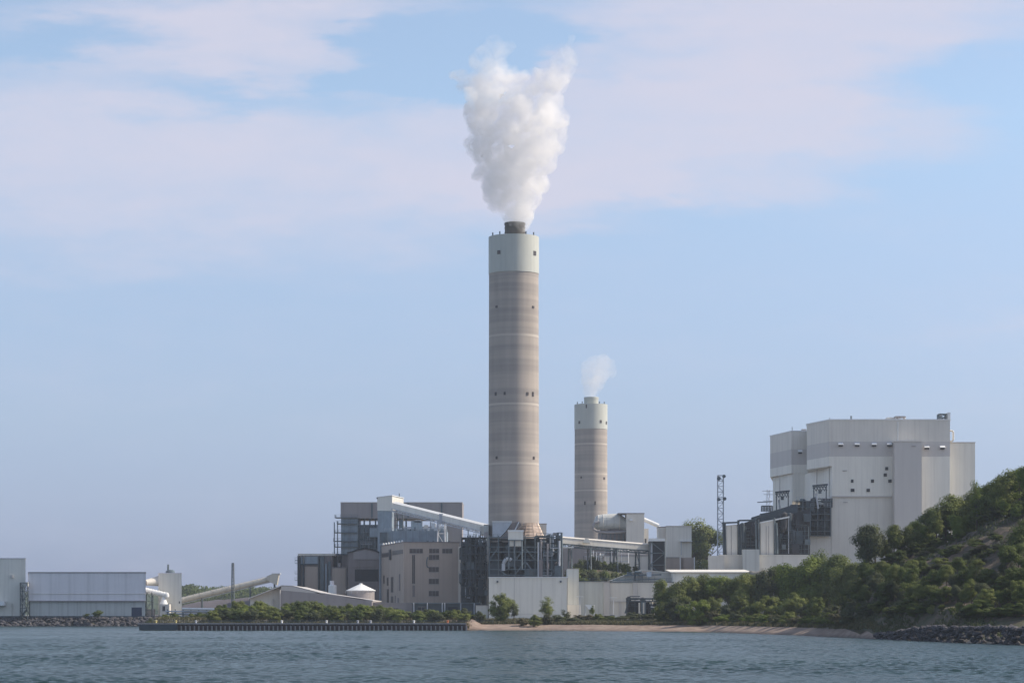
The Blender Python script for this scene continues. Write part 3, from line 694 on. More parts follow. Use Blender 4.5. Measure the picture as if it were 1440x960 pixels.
MB().rect(28, 39, 818, 824, Y + .5, 3).build('top_panel', M['lowgrey'], t)

Y = 1010
t = bld('storage_shed', 'long low windowless grey shed with a dark blue door at its right end', 'shed', 122, Y)
MB().skew(41, 204, 845, 868, Y, 60).build('lower_wall', M['lowgrey'], t)
m = MB(); x0, x1 = PX(40, Y), PX(205, Y)
m.skew(40, 205, 805, 844, Y - .8, 60.8); m.build('upper_wall', M['lilac'], t)
MB().skew(39.6, 205.4, 803.8, 804.97, Y - 1.1, 61.5).build('roof', M['taupe'], t)
MB().box(x0 - .1, x1 + .1, Y - 1.2, Y - .8, PZ(845.2, Y), PZ(844, Y)).build('gutter', M['taupe'], t)
MB().rect(40.3, 204.6, 834.2, 834.9, Y - 1.0, .2).build('cladding_rail', M['clad'], t)
win(t, 185, 199.5, 853.5, 867, Y, 'roller_door', 'navy')

Y = 1020
t = bld('transfer_tower', 'pale windowless tower with round ducts on its left side, beside the long shed', 'tower', 239, Y)
MB().skew(223, 255.5, 806, 868, Y, 14).build('wall', M['cladw'], t)
MB().skew(222.6, 256, 805, 805.97, Y - .3, 14.6).build('roof', M['lilac'], t)
m = MB(); xx = PX(237, Y); m.lathe(xx, Y + 5, [(2.0, PZ(805, Y)), (2.0, PZ(802.5, Y)), (1.2, PZ(800.5, Y)), (.1, PZ(800, Y))], 16); m.build('roof_vent', M['msteel'], t)
win(t, 251.5, 253, 845, 848, Y, 'lamp', 'black')
m = MB(); m.tube((PX(206, Y), Y - 2, PZ(819, Y)), (PX(224, Y), Y + 3, PZ(816, Y)), 1.2, 14, 2.4); m.build('tapered_duct', M['clad'], t)
m = MB(); a = Vector((PX(206, Y), Y - 4, PZ(829.5, Y))); c = Vector((PX(236, Y), Y - 4, PZ(836.5, Y))); m.tube(a, c, 1.15, 14)
for i in range(9): q = a + (c - a) * (i / 8); m.tube(q - (c - a) * .008, q + (c - a) * .008, 1.32, 14)
m.lathe(c.x, c.y, [(.2, c.z - 1.2), (1.15, c.z - .8), (1.2, c.z), (.9, c.z + .9), (.1, c.z + 1.2)], 14); m.build('ribbed_duct', M['white'], t)
MB().lathe(PX(232, Y), Y - 4, [(1.8, PZ(849, Y)), (1.6, PZ(847, Y)), (1.0, PZ(842, Y)), (.6, PZ(838, Y))], 16).build('hopper', M['white'], t)
MB().rect(225, 238, 849, 868, Y - 6.5, 5.5).build('plinth', M['clad'], t)
win(t, 228.5, 232, 852, 858, Y - 6.5, 'window', 'black')
ladder_tower(t, PX(206.5, Y), PX(216, Y), Y - 5, Y - 1.5, gb(210, Y), PZ(832, Y), .3, 3.2, M['msteel'])
MB().rect(206, 217, 856, 867, Y - 4.5, 2).build('pump_box', M['taupe'], t)

Y = 1030
t = bld('antenna_mast', 'thin dark pole rising behind the pale tower with round ducts', 'mast', 228, Y)
MB().tube((PX(228, Y), Y + 18, gb(228, Y)), (PX(228, Y), Y + 18, PZ(792, Y)), .42, 8).build('pole', M['msteel'], t)

# coal pile, far embankment
def heap(name, label, cat, pts, mat, seed, kind=None):
    m = MB(); X0 = min(p[0] for p in pts); X1 = max(p[0] for p in pts); xs = np.linspace(X0, X1, 60); Yc, dep = pts[0][1], pts[0][2]
    ys = np.linspace(-dep, dep, 18); zt = np.interp(xs, [p[0] for p in pts], [p[3] for p in pts]); v = []; f = []
    for j, dy in enumerate(ys):
        for i, x in enumerate(xs):
            k = max(0, 1 - abs(dy) / dep); g = gz(x, Yc + dy) - 1
            v.append((x, Yc + dy, g + max(0, zt[i] - g) * min(1, k * 1.25) + float(vnoise(x, dy, 4, seed)) * .4 * k))
    n = len(xs)
    for j in range(len(ys) - 1):
        for i in range(n - 1): f.append((j * n + i, j * n + i + 1, (j + 1) * n + i + 1, (j + 1) * n + i))
    m.add(v, f, True); o = m.build(name, mat); return tag(o, label, cat, kind=kind)
Y = 1180
heap('coal_pile', 'long dark coal heap under the sloping white conveyor tube', 'coal pile', [(PX(a, Y), Y, 60, PZ(b, Y)) for a, b in ((225, 865), (260, 851), (290, 845), (330, 842), (372, 838), (420, 846), (450, 865))], M['coal'], 3)

# sloping tube conveyor
Y = 1060
t = bld('tube_conveyor', 'long cream tube conveyor sloping up to a box end, above the coal heap', 'conveyor', 315, Y)
p = Vector((PX(250, Y), Y, PZ(845, Y))); q = Vector((PX(380, Y), Y, PZ(813.5, Y))); m = MB(); m.tube(p, q, 1.25, 14); n = 16
for i in range(n + 1): c = p + (q - p) * i / n; m.tube(c - (q - p) * .002, c + (q - p) * .002, 1.36, 14)
m.build('tube', M['cream'], t)
m = MB(); m.beam(p - Vector((0, 0, 1.5)), q - Vector((0, 0, 1.5)), .35); railing(m, p + Vector((0, -1.4, .3)), q + Vector((0, -1.4, .3)), 1.2, 3); m.build('walkway', M['galv'], t)
m = MB(); x0, x1 = PX(376, Y), PX(393, Y)
m.face([(x0, Y - 2.5, PZ(814, Y)), (PX(381, Y), Y - 2.5, PZ(818.5, Y)), (x1 - 1, Y - 2.5, PZ(822.5, Y)), (x1, Y - 2.5, PZ(806.5, Y)), (PX(383, Y), Y - 2.5, PZ(807, Y)), (x0, Y - 2.5, PZ(809.5, Y))], 5); m.build('head_house', M['cream'], t)
MB().rect(381.5, 393.6, 805.6, 806.6, Y - 2.8, 5.6).build('head_house_roof', M['white'], t)
for px_ in (284, 352, 386):
    c = p + (q - p) * ((px_ - 250) / 130.); m = MB(); g = gz(c.x, c.y) - 1
    for s in (-1, 1): m.beam((c.x, c.y + s * 1.2, c.z - 1.2), (c.x, c.y + s * 2.5, g), .4)
    m.beam((c.x, c.y - 1.9, (c.z + g) / 2), (c.x, c.y + 1.9, (c.z + g) / 2), .25); m.build('support_leg', M['msteel'], t)
Y = 1052
t = bld('lattice_pylon', 'narrow dark two legged pylon standing where the cream conveyor passes', 'pylon', 328, Y)
m = MB()
for a, b_ in ((326.6, 327.2), (330.6, 329.3)):
    for dy in (0, 1.6): m.beam((PX(a, Y), Y - 3 + dy, gb(328, Y)), (PX(b_, Y), Y - 3 + dy, PZ(792, Y)), .28)
m.build('leg', M['msteel'], t)
m = MB()
for i in range(14):
    z = PZ(866, Y) + i * 1.65; m.beam((PX(326.8, Y), Y - 3, z), (PX(330.2, Y), Y - 3, z + 1.4), .16)
m.beam((PX(326.6, Y), Y - 2.2, PZ(792, Y)), (PX(330, Y), Y - 2.2, PZ(792, Y)), .5); m.build('bracing', M['msteel'], t)

# pipe rack in front
Y = 980
t = bld('pipe_rack', 'long low grey pipe rack running behind the shore shrubs', 'pipe rack', 272, Y)
for k, (y_, r) in enumerate(((855.5, .45), (859, .3), (862.5, .38), (866, .3))):
    MB().tube((PX(256 if k == 0 else 232, Y), Y + k * .9, PZ(y_, Y)), (PX(303, Y), Y + k * .9, PZ(y_ + .6, Y)), r, 8).build('pipe', M['white' if k == 0 else 'galv'], t)
m = MB()
for px_ in range(235, 304, 11): m.beam((PX(px_, Y), Y + 1, gb(px_, Y)), (PX(px_, Y), Y + 1, PZ(856, Y)), .3); m.beam((PX(px_, Y), Y - .5, PZ(860.5, Y)), (PX(px_, Y), Y + 3.5, PZ(860.5, Y)), .2)
m.build('rack_post', M['msteel'], t)
Y = 1020
t = bld('low_wall', 'low pale retaining wall below the coal heap, behind the pipe rack', 'wall', 290, Y)
MB().rect(256, 352, 857.5, 868, Y, 2).build('wall', M['kconc'], t)
m = MB(); m.beam((PX(256, Y), Y, PZ(856.8, Y)), (PX(352, Y), Y, PZ(857.2, Y)), .5); m.build('coping', M['white'], t)

# gable warehouse
Y = 900
t = bld('gable_warehouse', 'wide low pitched warehouse with pale grey walls behind the shore shrubs', 'warehouse', 435, Y)
zb = gb(430, Y)
apx = 398
def V3(a, b_, y=Y): return (PX(a, y), y, PZ(b_, y))
m = MB(); m.face([(PX(394, Y), Y, zb), (PX(523, Y), Y, zb), V3(523, 845), V3(506, 841), V3(440, 833.5), V3(394, 829.5)], 60); m.build('front_wall', M['taupe'], t)
m = MB(); m.face([(PX(350, Y), Y + 4, zb), (PX(394.2, Y), Y + 4, zb), (PX(394.2, Y), Y + 4, PZ(825.5, Y)), (PX(350, Y), Y + 4, PZ(840, Y))], 56); m.build('side_wall', M['clad'], t)
m = MB()
for a, b_, c, d_ in ((349, 840.5, 396, 822.3), (396, 822.3, 412, 823), (412, 823, 450, 832.5), (450, 832.5, 524, 843.5)):
    m.face([V3(a, b_), V3(c, d_), V3(c, d_ + 1.4), V3(a, b_ + 1.4)], 62)
m.face([V3(394, 829.8), V3(440, 833.6), V3(450, 833.4), V3(412, 824), V3(396, 823.3)], 58)
m.build('roof', M['band'], t)
m = MB(); m.beam((PX(394, Y), Y - .2, zb), (PX(394, Y), Y - .2, PZ(829, Y)), .3); m.build('downpipe', M['band'], t)
m = MB(); m.beam((PX(383, Y), Y + 3, PZ(842, Y)), (PX(383, Y), Y + 3, zb), .5); m.build('vent_pipe', M['band'], t)
t2 = bld('electric_pole', 'slim grey pole in front of the pitched warehouse', 'pole', 366, 850)
m = MB(); m.tube((PX(366, 850), 850, gb(366, 850)), (PX(366, 850), 850, PZ(845, 850)), .18, 8); m.build('pole', M['galv'], t2)

Y = 915
t = bld('white_tank', 'small upright white tank beside the warehouse roof', 'tank', 467, Y + 70)
Yt = Y + 70; xc = PX(467.5, Yt); r = 5.8 * Yt / F
MB().lathe(xc, Yt, [(r, gb(467, Yt)), (r, PZ(823, Yt)), (r * .9, PZ(822.3, Yt)), (.1, PZ(821.8, Yt))], 24).build('shell', M['white'], t)
MB().lathe(xc - .2, Yt, [(.9, PZ(822.3, Yt)), (.9, PZ(816, Yt))], 12).build('vent_stub', M['lilac'], t)
Y = 900
t = bld('round_silo', 'squat silo with a bright white pointed roof before the brown building', 'silo', 507, Y - 18)
Ys = 965; xc = PX(507.5, Ys); r = 20 * Ys / F
t.location = (xc, Ys, gb(507, Ys)); ORG[t.name] = Vector(t.location)
MB().lathe(xc, Ys, [(r * .96, gb(507, Ys)), (r * .96, PZ(830, Ys))], 12).build('shell', M['taupe'], t)
MB().lathe(xc, Ys, [(r * 1.04, PZ(830.5, Ys)), (r * 1.04, PZ(829.6, Ys)), (r * .1, PZ(820.8, Ys)), (r * .1, PZ(819.6, Ys)), (.05, PZ(819.5, Ys))], 12).build('roof', M['white'], t)
m = MB(); railing(m, (xc - r, Ys - r, PZ(834, Ys)), (xc + r, Ys - r, PZ(834, Ys)), 1.2, 2); m.build('railing', M['galv'], t)

# ================================================================== CENTRE LEFT: old plant block
def pt(px, Y): return (PX(px, Y), Y)
# rear boiler house
Y = 1130
t = bld('boiler_house', 'big taupe boiler house on tall open legs, behind the corner crusher tower', 'boiler house', 565, Y)
zb = gb(565, Y)
MB().rect(479, 650, 706.5, 728.5, Y, 34).build('upper_wall', M['taupe'], t)
MB().rect(478.6, 650.4, 705.6, 706.6, Y - .3, 34.6).build('roof_edge', M['band'], t)
m = MB(); m.rect(479.5, 503, 728.5, 779, Y + .4, 24); m.build('stair_block', M['bluegry'], t)
m = MB(); m.rect(628, 650, 728.5, 762, Y + .4, 24, zb); m.build('end_block', M['taupe'], t)
for k in (523, 574, 621): MB().rect(k - 1, k + 1, 707, 727, Y - .5, .5).build('downpipe', M['msteel'], t)
m = MB(); m.rect(504, 540, 738, 782, Y + 4, 18); m.build('inner_wall', M['bluegry'], t)
for k in (504, 512, 520, 528, 537, 548, 556, 562, 571, 628): MB().beam((PX(k, Y), Y + 1, PZ(800, Y)), (PX(k, Y), Y + 1, PZ(727, Y)), .55).build('column', M['msteel'], t)
m = MB()
m.beam((PX(503, Y), Y + 1, PZ(738, Y)), (PX(540, Y), Y + 1, PZ(738, Y)), .5); m.build('girder', M['msteel'], t)
for i, y_ in enumerate((727, 735.5, 748, 760, 768)):
    m = MB(); x0 = PX((471, 474, 470, 469, 470)[i], Y); x1 = PX(503, Y); z = PZ(y_, Y)
    m.box(x0, x1, Y - 1.8, Y + .4, z - .35, z); railing(m, (x0, Y - 1.8, z), (x1, Y - 1.8, z), 1.2, 2.2)
    railing(m, (x0, Y - 1.8, z), (x0, Y + 8, z), 1.2, 2.2); m.box(x0, PX(479, Y), Y, Y + 8, z - .3, z - .02); m.build('platform', M['msteel'], t)
m = MB()
for k in (470.5, 475): m.beam((PX(k, Y), Y - 1.5, PZ(800, Y)), (PX(k, Y), Y - 1.5, PZ(734, Y)), .35)
m.build('platform_post', M['msteel'], t)
clutter(t, PX(504, Y), PX(536, Y), Y + .5, Y + 3, PZ(780, Y), PZ(742, Y), 14, 31, ['bluegry', 'msteel', 'galv'])
# roof equipment seen under the box
for a, b_, c, d_, mt in ((578, 594, 732, 746, 'bluegry'), (583, 592, 731, 734, 'galv'), (596, 602, 738, 746, 'band'), (607, 612, 735, 746, 'galv'), (561, 566, 730, 742, 'msteel'), (552, 557, 728, 744, 'dbrown')):
    MB().rect(a, b_, c, d_, Y - 6, 4).build('roof_unit', M[mt], t)
m = MB(); g = random.Random(3)
for i in range(16):
    a = g.uniform(568, 628); m.tube((PX(a, Y), Y - 4, PZ(746, Y)), (PX(a, Y), Y - 4, PZ(g.uniform(731, 740), Y)), .22, 6)
m.tube((PX(566, Y), Y - 4, PZ(742, Y)), (PX(628, Y), Y - 4, PZ(741, Y)), .35, 8); m.build('vent_pipe', M['galv'], t)
MB().rect(540, 628, 743, 800, Y - 12, 20).build('middle_block', M['bluegry'], t)

# crusher tower
Y = 1078
t = bld('crusher_tower', 'pale corner tower where the high conveyor starts, taupe boiler house behind', 'tower', 550, Y)
poly = [(PX(530.5, Y + 8), Y + 8), (PX(551.5, Y), Y), (PX(567.5, Y + 7), Y + 7), (PX(548, Y + 16), Y + 16)]
zz = [PZ(699.5, Y + 8), PZ(696.8, Y), PZ(700.5, Y + 7), PZ(699, Y + 16)]
MB().prism(poly, [PZ(717.5, Y + 8), PZ(718, Y), PZ(716, Y + 7), PZ(716, Y + 7)], zz).build('tower_head', M['cladw'], t)
cxm = sum(p[0] for p in poly) / 4; cym = sum(p[1] for p in poly) / 4
MB().prism([(cxm + (x - cxm) * 1.05, cym + (y - cym) * 1.05) for x, y in poly], [z + .02 for z in zz], [z + .35 for z in zz]).build('roof', M['white'], t)
poly2 = [(PX(531, Y + 8), Y + 8.2), (PX(551, Y), Y + .6), (PX(554, Y + 2), Y + 2.5), (PX(540, Y + 14), Y + 14)]
MB().prism(poly2, zb, PZ(717.5, Y + 8)).build('tower_shaft', M['bluegry'], t)
m = MB(); m.tube((PX(561.5, Y + 5), Y + 5, PZ(701, Y)), (PX(561.5, Y + 5), Y + 5, PZ(692.5, Y)), .2, 6); m.tube((PX(530.5, Y + 8), Y + 8, PZ(700, Y)), (PX(530.5, Y + 8), Y + 8, PZ(698, Y)), .35, 6); m.build('aerial', M['msteel'], t)
m = MB()
for k in (543, 551, 558, 566): m.beam((PX(k, Y), Y + 4, PZ(770, Y)), (PX(k, Y), Y + 4, PZ(717, Y)), .4)
for y_ in (724, 731, 738, 745): m.beam((PX(551, Y), Y + 4, PZ(y_, Y)), (PX(566, Y), Y + 4, PZ(y_, Y)), .3)
m.build('steel_leg', M['msteel'], t)

# high conveyor
t = bld('conveyor_gallery', 'long pale conveyor gallery sloping down from corner tower to the tall chimney', 'conveyor', 620, 1035)
conveyor(t, (PX(556, 1078), 1078, PZ(711.5, 1078)), (PX(689, 1012), 1012, PZ(744.5, 1012)), 3.4, 3.6, (M['cladw'], M['white'], M['galv']), bents=(.5,))
MB().rect(617.5, 623, 722, 736, 1041, 5).build('service_cabin', M['galv'], t)
MB().rect(675, 689, 740, 752, 1008, 6).build('end_house', M['cladw'], t)

# brown bunker building
Y = 985
t = bld('bunker_building', 'brown windowed concrete block with two visible faces, left of steel frame', 'industrial building', 605, Y)
zb = gb(600, Y)
yl = 1040     # far left corner
foot = [(PX(535.5, yl), yl), (PX(568, Y), Y), (PX(645.5, Y), Y), (PX(645.5, Y) - 2, yl + 5)]
m = MB(); zt = PZ(762.5, Y); m.prism(foot, zb, zt); m.build('wall', M['brown'], t)
m = MB(); m.prism([(foot[0][0] - .3, yl), (foot[1][0] - .1, Y - .3), (foot[2][0] + .3, Y - .3), (foot[3][0], yl + 5.3)], zt, zt + .35); m.build('parapet', M['dbrown'], t)
for r_ in ((576, 594.5, 771.3, 777.3), (603.5, 617.5, 771.3, 777.3), (622, 636, 771.3, 777.3), (603.5, 617.5, 780, 786.5), (603, 617, 797, 803.5), (603, 617, 813.5, 820.5), (603, 617, 830.5, 837.5)):
    win(t, *r_, Y)
win(t, 579.5, 583.7, 780, 820, Y, 'window', 'glass'); win(t, 580, 583.5, 823, 838, Y, 'window', 'dbrown')
d = Vector((foot[1][0] - foot[0][0], foot[1][1] - foot[0][1], 0)); dl = d.length; d.normalize(); nr = Vector((d.y, -d.x, 0))
def lface(fa, fb, z0, z1, name, mt, out=.12):
    a = Vector((foot[0][0], foot[0][1], 0)) + d * dl * fa; b_ = Vector((foot[0][0], foot[0][1], 0)) + d * dl * fb
    v = [a - nr * .3, b_ - nr * .3, b_ + nr * out, a + nr * out]; MB().prism([(p.x, p.y) for p in v], z0, z1).build(name, M[mt], t)
H = zt - zb
lface(.05, .48, zt - 5.0, zt - 3.2, 'window', 'glass'); lface(.52, .96, zt - 4.6, zt - 2.8, 'window', 'glass'); lface(.40, .47, zt - 6.5, zt - 2.0, 'roof_hatch', 'black', .4)
for fa, fb, za, zc in ((.28, .36, 4, 13), (.46, .55, 4, 9.8), (.46, .55, 11.5, 18), (.28, .34, 14.5, 18), (.74, .80, 3.5, 9), (.80, .85, 12, 19), (.12, .17, 15.5, 19), (.62, .66, 4, 10)):
    lface(fa, fb, zb + za, zb + zc, 'window', 'dbrown' if fa > .6 else 'glass')
for i in range(8): 
    q = Vector((foot[0][0], foot[0][1], 0)) + d * dl * (.14 + i * .115) + nr * .2
    MB().lathe(q.x, q.y, [(.42, zt + .3), (.42, zt + .9), (.2, zt + 1.1)], 8).build('roof_vent', M['white'], t)
for a, wv in ((600, 3), (608, 3), (630, 2.4)): MB().rect(a, a + wv, 760, 762, Y + 4, 3).build('roof_unit', M['msteel'], t)
m = MB(); 
for k in (535, 537.5): m.tube((PX(k, yl), yl - 1.2, zb), (PX(k, yl), yl - 1.2, PZ(764, yl)), .45, 8)
m.build('riser_pipe', M['bluegry'], t)
m = MB(); m.tube((PX(601.5, Y), Y - .5, PZ(783, Y)), (PX(600, Y), Y - .9, PZ(788, Y)), .22, 6); m.tube((PX(600, Y), Y - .9, PZ(788, Y)), (PX(600.5, Y), Y - .9, PZ(796, Y)), .22, 6); m.tube((PX(600.5, Y), Y - .9, PZ(796, Y)), (PX(603, Y), Y - .4, PZ(798, Y)), .22, 6); m.build('hose_bracket', M['msteel'], t)
MB().rect(644.6, 647.4, 768, 848, Y - .3, 1.2).build('end_pilaster', M['clad'], t)

# blue-grey roof deck above the bunker building
Y = 1048
t = bld('precipitator_block', 'blue-grey weathered steel block rising just behind the brown building roof', 'plant block', 590, Y)
MB().rect(541, 628, 746, 770, Y, 24, gb(590, Y)).build('casing', M['bluegry'], t)
MB().rect(534, 545, 748, 775, Y - 2, 10, gb(590, Y)).build('hopper_bank', M['msteel'], t)
m = MB(); railing(m, (PX(541, Y), Y, PZ(746, Y)), (PX(628, Y), Y, PZ(746, Y)), 1.2, 2.5); m.build('railing', M['galv'], t)
g = random.Random(8)
for i in range(9): a = 548 + i * 9 + g.uniform(-2, 2); MB().rect(a, a + g.uniform(2, 4.5), 741 + g.uniform(0, 2.5), 746, Y + 3, 3).build('roof_unit', M[g.choice(['galv', 'msteel', 'bluegry'])], t)

# left low blocks
Y = 1080
t = bld('turbine_annex', 'brown and grey block leftmost in the old plant, dark platforms on its side', 'industrial building', 436, Y)
zb = gb(436, Y)
MB().rect(420, 467, 781, 866, Y, 26, zb).build('wall', M['dbrown'], t)
MB().rect(418.8, 470, 778, 781, Y - .5, 27).build('roof_band', M['cream'], t)
MB().rect(421, 449, 782, 792.5, Y - .4, .4).build('upper_panel', M['bluegry'], t)
MB().rect(428.5, 447, 796, 866, Y - .3, .3, zb).build('infill_panel', M['brown'], t)
m = MB()
for k in (419.5, 422, 427, 448.5): m.beam((PX(k, Y), Y - .7, zb), (PX(k, Y), Y - .7, PZ(781, Y)), .55)
m.beam((PX(420, Y), Y - .7, PZ(793, Y)), (PX(449, Y), Y - .7, PZ(793, Y)), .6); m.build('steel_column', M['steel'], t)
for y_ in (787, 791.5, 806, 815): m = MB(); m.box(PX(415, Y), PX(421, Y), Y - 1, Y + 3, PZ(y_ + .6, Y), PZ(y_, Y)); railing(m, (PX(415, Y), Y - 1, PZ(y_, Y)), (PX(421, Y), Y - 1, PZ(y_, Y)), 1.2, 1.5); m.build('platform', M['steel'], t)
for k, wv, yt in ((450, 5.5, 782), (457, 3, 792), (461.5, 3.5, 789)): MB().rect(k, k + wv, yt, 866, Y - 1.4, 1.4, zb).build('duct', M['msteel' if k != 457 else 'bluegry'], t)
Y = 1050
t = bld('brick_block', 'small brown block with dark recess between the annex and the arched hall', 'industrial building', 479, Y)
zb = gb(479, Y)
MB().rect(466, 488, 797, 866, Y, 18, zb).build('wall', M['dbrown'], t)
MB().rect(467.5, 486, 798.5, 866, Y - .25, .25, zb).build('infill_panel', M['brown'], t)
MB().rect(474.8, 478.6, 791, 796.5, Y + 2, 3).build('roof_unit', M['kconc'], t)
t = bld('dark_block', 'dark taupe block under the platforms of the taupe boiler house', 'industrial building', 484, 1090)
MB().rect(468, 498, 779, 866, 1090, 20, zb).build('wall', M['dbrown'], t)
m = MB(); m.beam((PX(468, 1090), 1089, PZ(779, 1090)), (PX(498, 1090), 1089, PZ(779, 1090)), .5); railing(m, (PX(468, 1090), 1089.5, PZ(779, 1090)), (PX(498, 1090), 1089.5, PZ(779, 1090))); m.build('parapet', M['steel'], t)
for a in (470, 476.5): MB().rect(a, a + 4, 781, 797, 1089.5, .5).build('louvre', M['black'], t)
Y = 1040
t = bld('arched_hall', 'dark hall with a low arched roof and lighter band under the arch', 'industrial building', 515, Y)
zb = gb(515, Y)
m = MB(); m.face([(PX(489, Y), Y, zb), (PX(536, Y), Y, zb), V3(536, 778, Y), V3(527, 774.5, Y), V3(514, 771.2, Y), V3(502, 773.5, Y), V3(496, 776, Y), V3(489, 777.5, Y)], 40); m.build('wall', M['dbrown'], t)
m = MB(); m.face([V3(497, 786, Y - .3), V3(534, 786, Y - .3), V3(534, 778.5, Y - .3), V3(527, 775.5, Y - .3), V3(514, 772.4, Y - .3), V3(502, 774.6, Y - .3), V3(497, 776.5, Y - .3)], .28); m.build('upper_panel', M['taupe'], t)
m = MB(); pts = [V3(a, b_, Y - .8) for a, b_ in ((488, 777.5), (496, 775.6), (502, 773), (514, 770.6), (527, 774), (537, 778))]
for a, b_ in zip(pts, pts[1:]): m.face([a, b_, (b_[0], b_[1], b_[2] + .45), (a[0], a[1], a[2] + .45)], 42)
m.build('roof', M['black'], t)
MB().rect(497, 534, 787.5, 797, Y - .25, .25).build('lower_band', M['dbrown'], t)
win(t, 499, 532, 800, 817, Y, 'recess', 'black', .3)

# low buildings by the shore
Y = 905
t = bld('service_building', 'low pale flat building at the foot of the brown block', 'building', 548, Y)
MB().rect(520, 580, 848, 870, Y, 40, gb(548, Y)).build('wall', M['taupe'], t)
MB().rect(519.5, 580.3, 846.8, 848, Y - .3, 40).build('roof_edge', M['kconc'], t)
win(t, 552, 560, 855, 860, Y, 'window', 'black')
Y = 900
t = bld('dark_shed', 'long low dark blue shed with pale posts behind the shore shrubs', 'shed', 625, Y)
MB().rect(580, 676, 848.5, 872, Y, 22, gb(625, Y)).build('wall', M['steel'], t)
MB().box(PX(579, Y), PX(676, Y), Y - .6, Y + 22, PZ(848.5, Y), PZ(847, Y)).build('roof', M['msteel'], t)
for k in (582, 601, 622, 625.5, 648, 667): m = MB(); m.beam((PX(k, Y), Y - .5, gb(k, Y)), (PX(k, Y), Y - .5, PZ(847, Y)), .32); m.build('post', M['galv'], t)
win(t, 588, 598, 853, 858, Y, 'window', 'black'); win(t, 630, 644, 853, 866, Y, 'door', 'black')
Y = 890
t = bld('small_hut', 'small pale box hut between the dark shed and the round shore tree', 'hut', 678, Y)
MB().rect(669, 686, 851, 872, Y, 8, gb(678, Y)).build('wall', M['clad'], t)
MB().rect(668.5, 686.5, 850, 851, Y - .3, 8.6).build('roof', M['kconc'], t)

# dark pipework mass left of the frame
Y = 965
t = bld('pipework_structure', 'dense dark steel pipework tower between brown building and braced frame', 'steel structure', 667, Y)
zb = gb(667, Y)
for k in (649, 655.5, 662, 669, 676, 683): MB().rect(k - .6, k + .6, 757 if k < 660 else 752, 862, Y, .4, zb).build('column', M['steel'], t)
for k in (650, 664, 680): MB().rect(k - .6, k + .6, 755, 862, Y + 14, .4, zb).build('column', M['steel'], t)
for i, y_ in enumerate((755, 766, 778, 789, 800, 812, 824, 836)):
    m = MB(); z = PZ(y_, Y); m.box(PX(648, Y), PX(685, Y), Y - .5, Y + 15, z - .3, z); railing(m, (PX(648, Y), Y - .5, z), (PX(685, Y), Y - .5, z), 1.2, 1.6); m.build('platform', M['steel'], t)
m = MB(); g = random.Random(5)
for i in range(26):
    a = g.choice((649, 655.5, 662, 669, 676)); b_ = a + 6.7; y_ = g.uniform(760, 835); m.beam((PX(a, Y), Y + .6, PZ(y_, Y)), (PX(b_, Y), Y + .6, PZ(y_ + g.choice((-10, 10)), Y)), .28)
m.build('bracing', M['steel'], t)
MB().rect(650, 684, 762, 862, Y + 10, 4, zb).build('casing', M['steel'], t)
clutter(t, PX(649, Y), PX(684, Y), Y + 1, Y + 8, PZ(852, Y), PZ(757, Y), 46, 77, ['steel', 'steel', 'msteel', 'steel', 'black'], (2, 4.5))
clutter(t, PX(655, Y), PX(684, Y), Y + 0, Y + 5, PZ(840, Y), PZ(748, Y), 9, 78, ['galv', 'msteel', 'kconc'], (1, 2), ('pipe', 'duct'))
g = random.Random(15)
for i in range(12): a = g.uniform(653, 685); m = MB(); m.tube((PX(a, Y), Y + g.uniform(0, 8), PZ(760, Y)), (PX(a, Y), Y + 4, PZ(g.uniform(744, 753), Y)), .2, 6); m.build('vent_pipe', M['msteel'], t)

# braced frame before the chimney
Y = 948
t = bld('scrubber_frame', 'open braced blue steel frame full of ducts at foot of the tall chimney', 'steel structure', 738, Y)
zb = gb(738, Y)
cols = (688, 701, 724.5, 738.5, 752.5, 765, 776, 789)
for k in cols:
    MB().rect(k - .75, k + .75, 753 if k < 780 else 749, 866, Y, .5, zb).build('column', M['msteel'], t)
    MB().rect(k - .6, k + .6, 755, 866, Y + 22, .5, zb).build('column', M['steel'], t)
for y_ in (755, 768.5, 775.5, 787, 800, 808):
    MB().box(PX(687, Y), PX(790, Y), Y - .12, Y + .3, PZ(y_ + .8, Y), PZ(y_ - .6, Y)).build('beam', M['msteel'], t)
for y_ in (757, 776, 800):
    m = MB(); z = PZ(y_, Y); m.box(PX(687, Y), PX(790, Y), Y + .4, Y + 22, z - .15, z); m.build('floor_deck', M['steel'], t)
m = MB()
for a, b_, c, d_ in ((724.5, 787, 738.5, 770), (752.5, 787, 738.5, 770), (724.5, 807, 738.5, 789), (752.5, 807, 738.5, 789), (688, 787, 701, 769), (765, 787, 776, 770), (776, 807, 789, 788), (701, 800, 712, 808)):
    m.beam((PX(a, Y), Y + .1, PZ(b_, Y)), (PX(c, Y), Y + .1, PZ(d_, Y)), .5)
m.build('bracing', M['msteel'], t)
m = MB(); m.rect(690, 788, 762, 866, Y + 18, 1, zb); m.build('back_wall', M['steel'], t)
clutter(t, PX(690, Y), PX(752, Y), Y + 2, Y + 14, PZ(850, Y), PZ(762, Y), 30, 11, ['steel', 'steel', 'steel', 'msteel', 'black'], (3, 7))
clutter(t, PX(754, Y), PX(788, Y), Y - 1, Y + 8, PZ(815, Y), PZ(752, Y), 30, 14, ['steel', 'msteel', 'steel', 'galv', 'dbrown'], (1.5, 3))
for k, (a, b_) in enumerate(((757, 762), (761, 758), (770, 764), (786.5, 760))): MB().tube((PX(a, Y), Y - .8, PZ(812, Y)), (PX(a, Y), Y - .8, PZ(b_, Y)), .38, 8).build('riser_pipe', M['galv' if k in (0, 3) else 'kconc'], t)
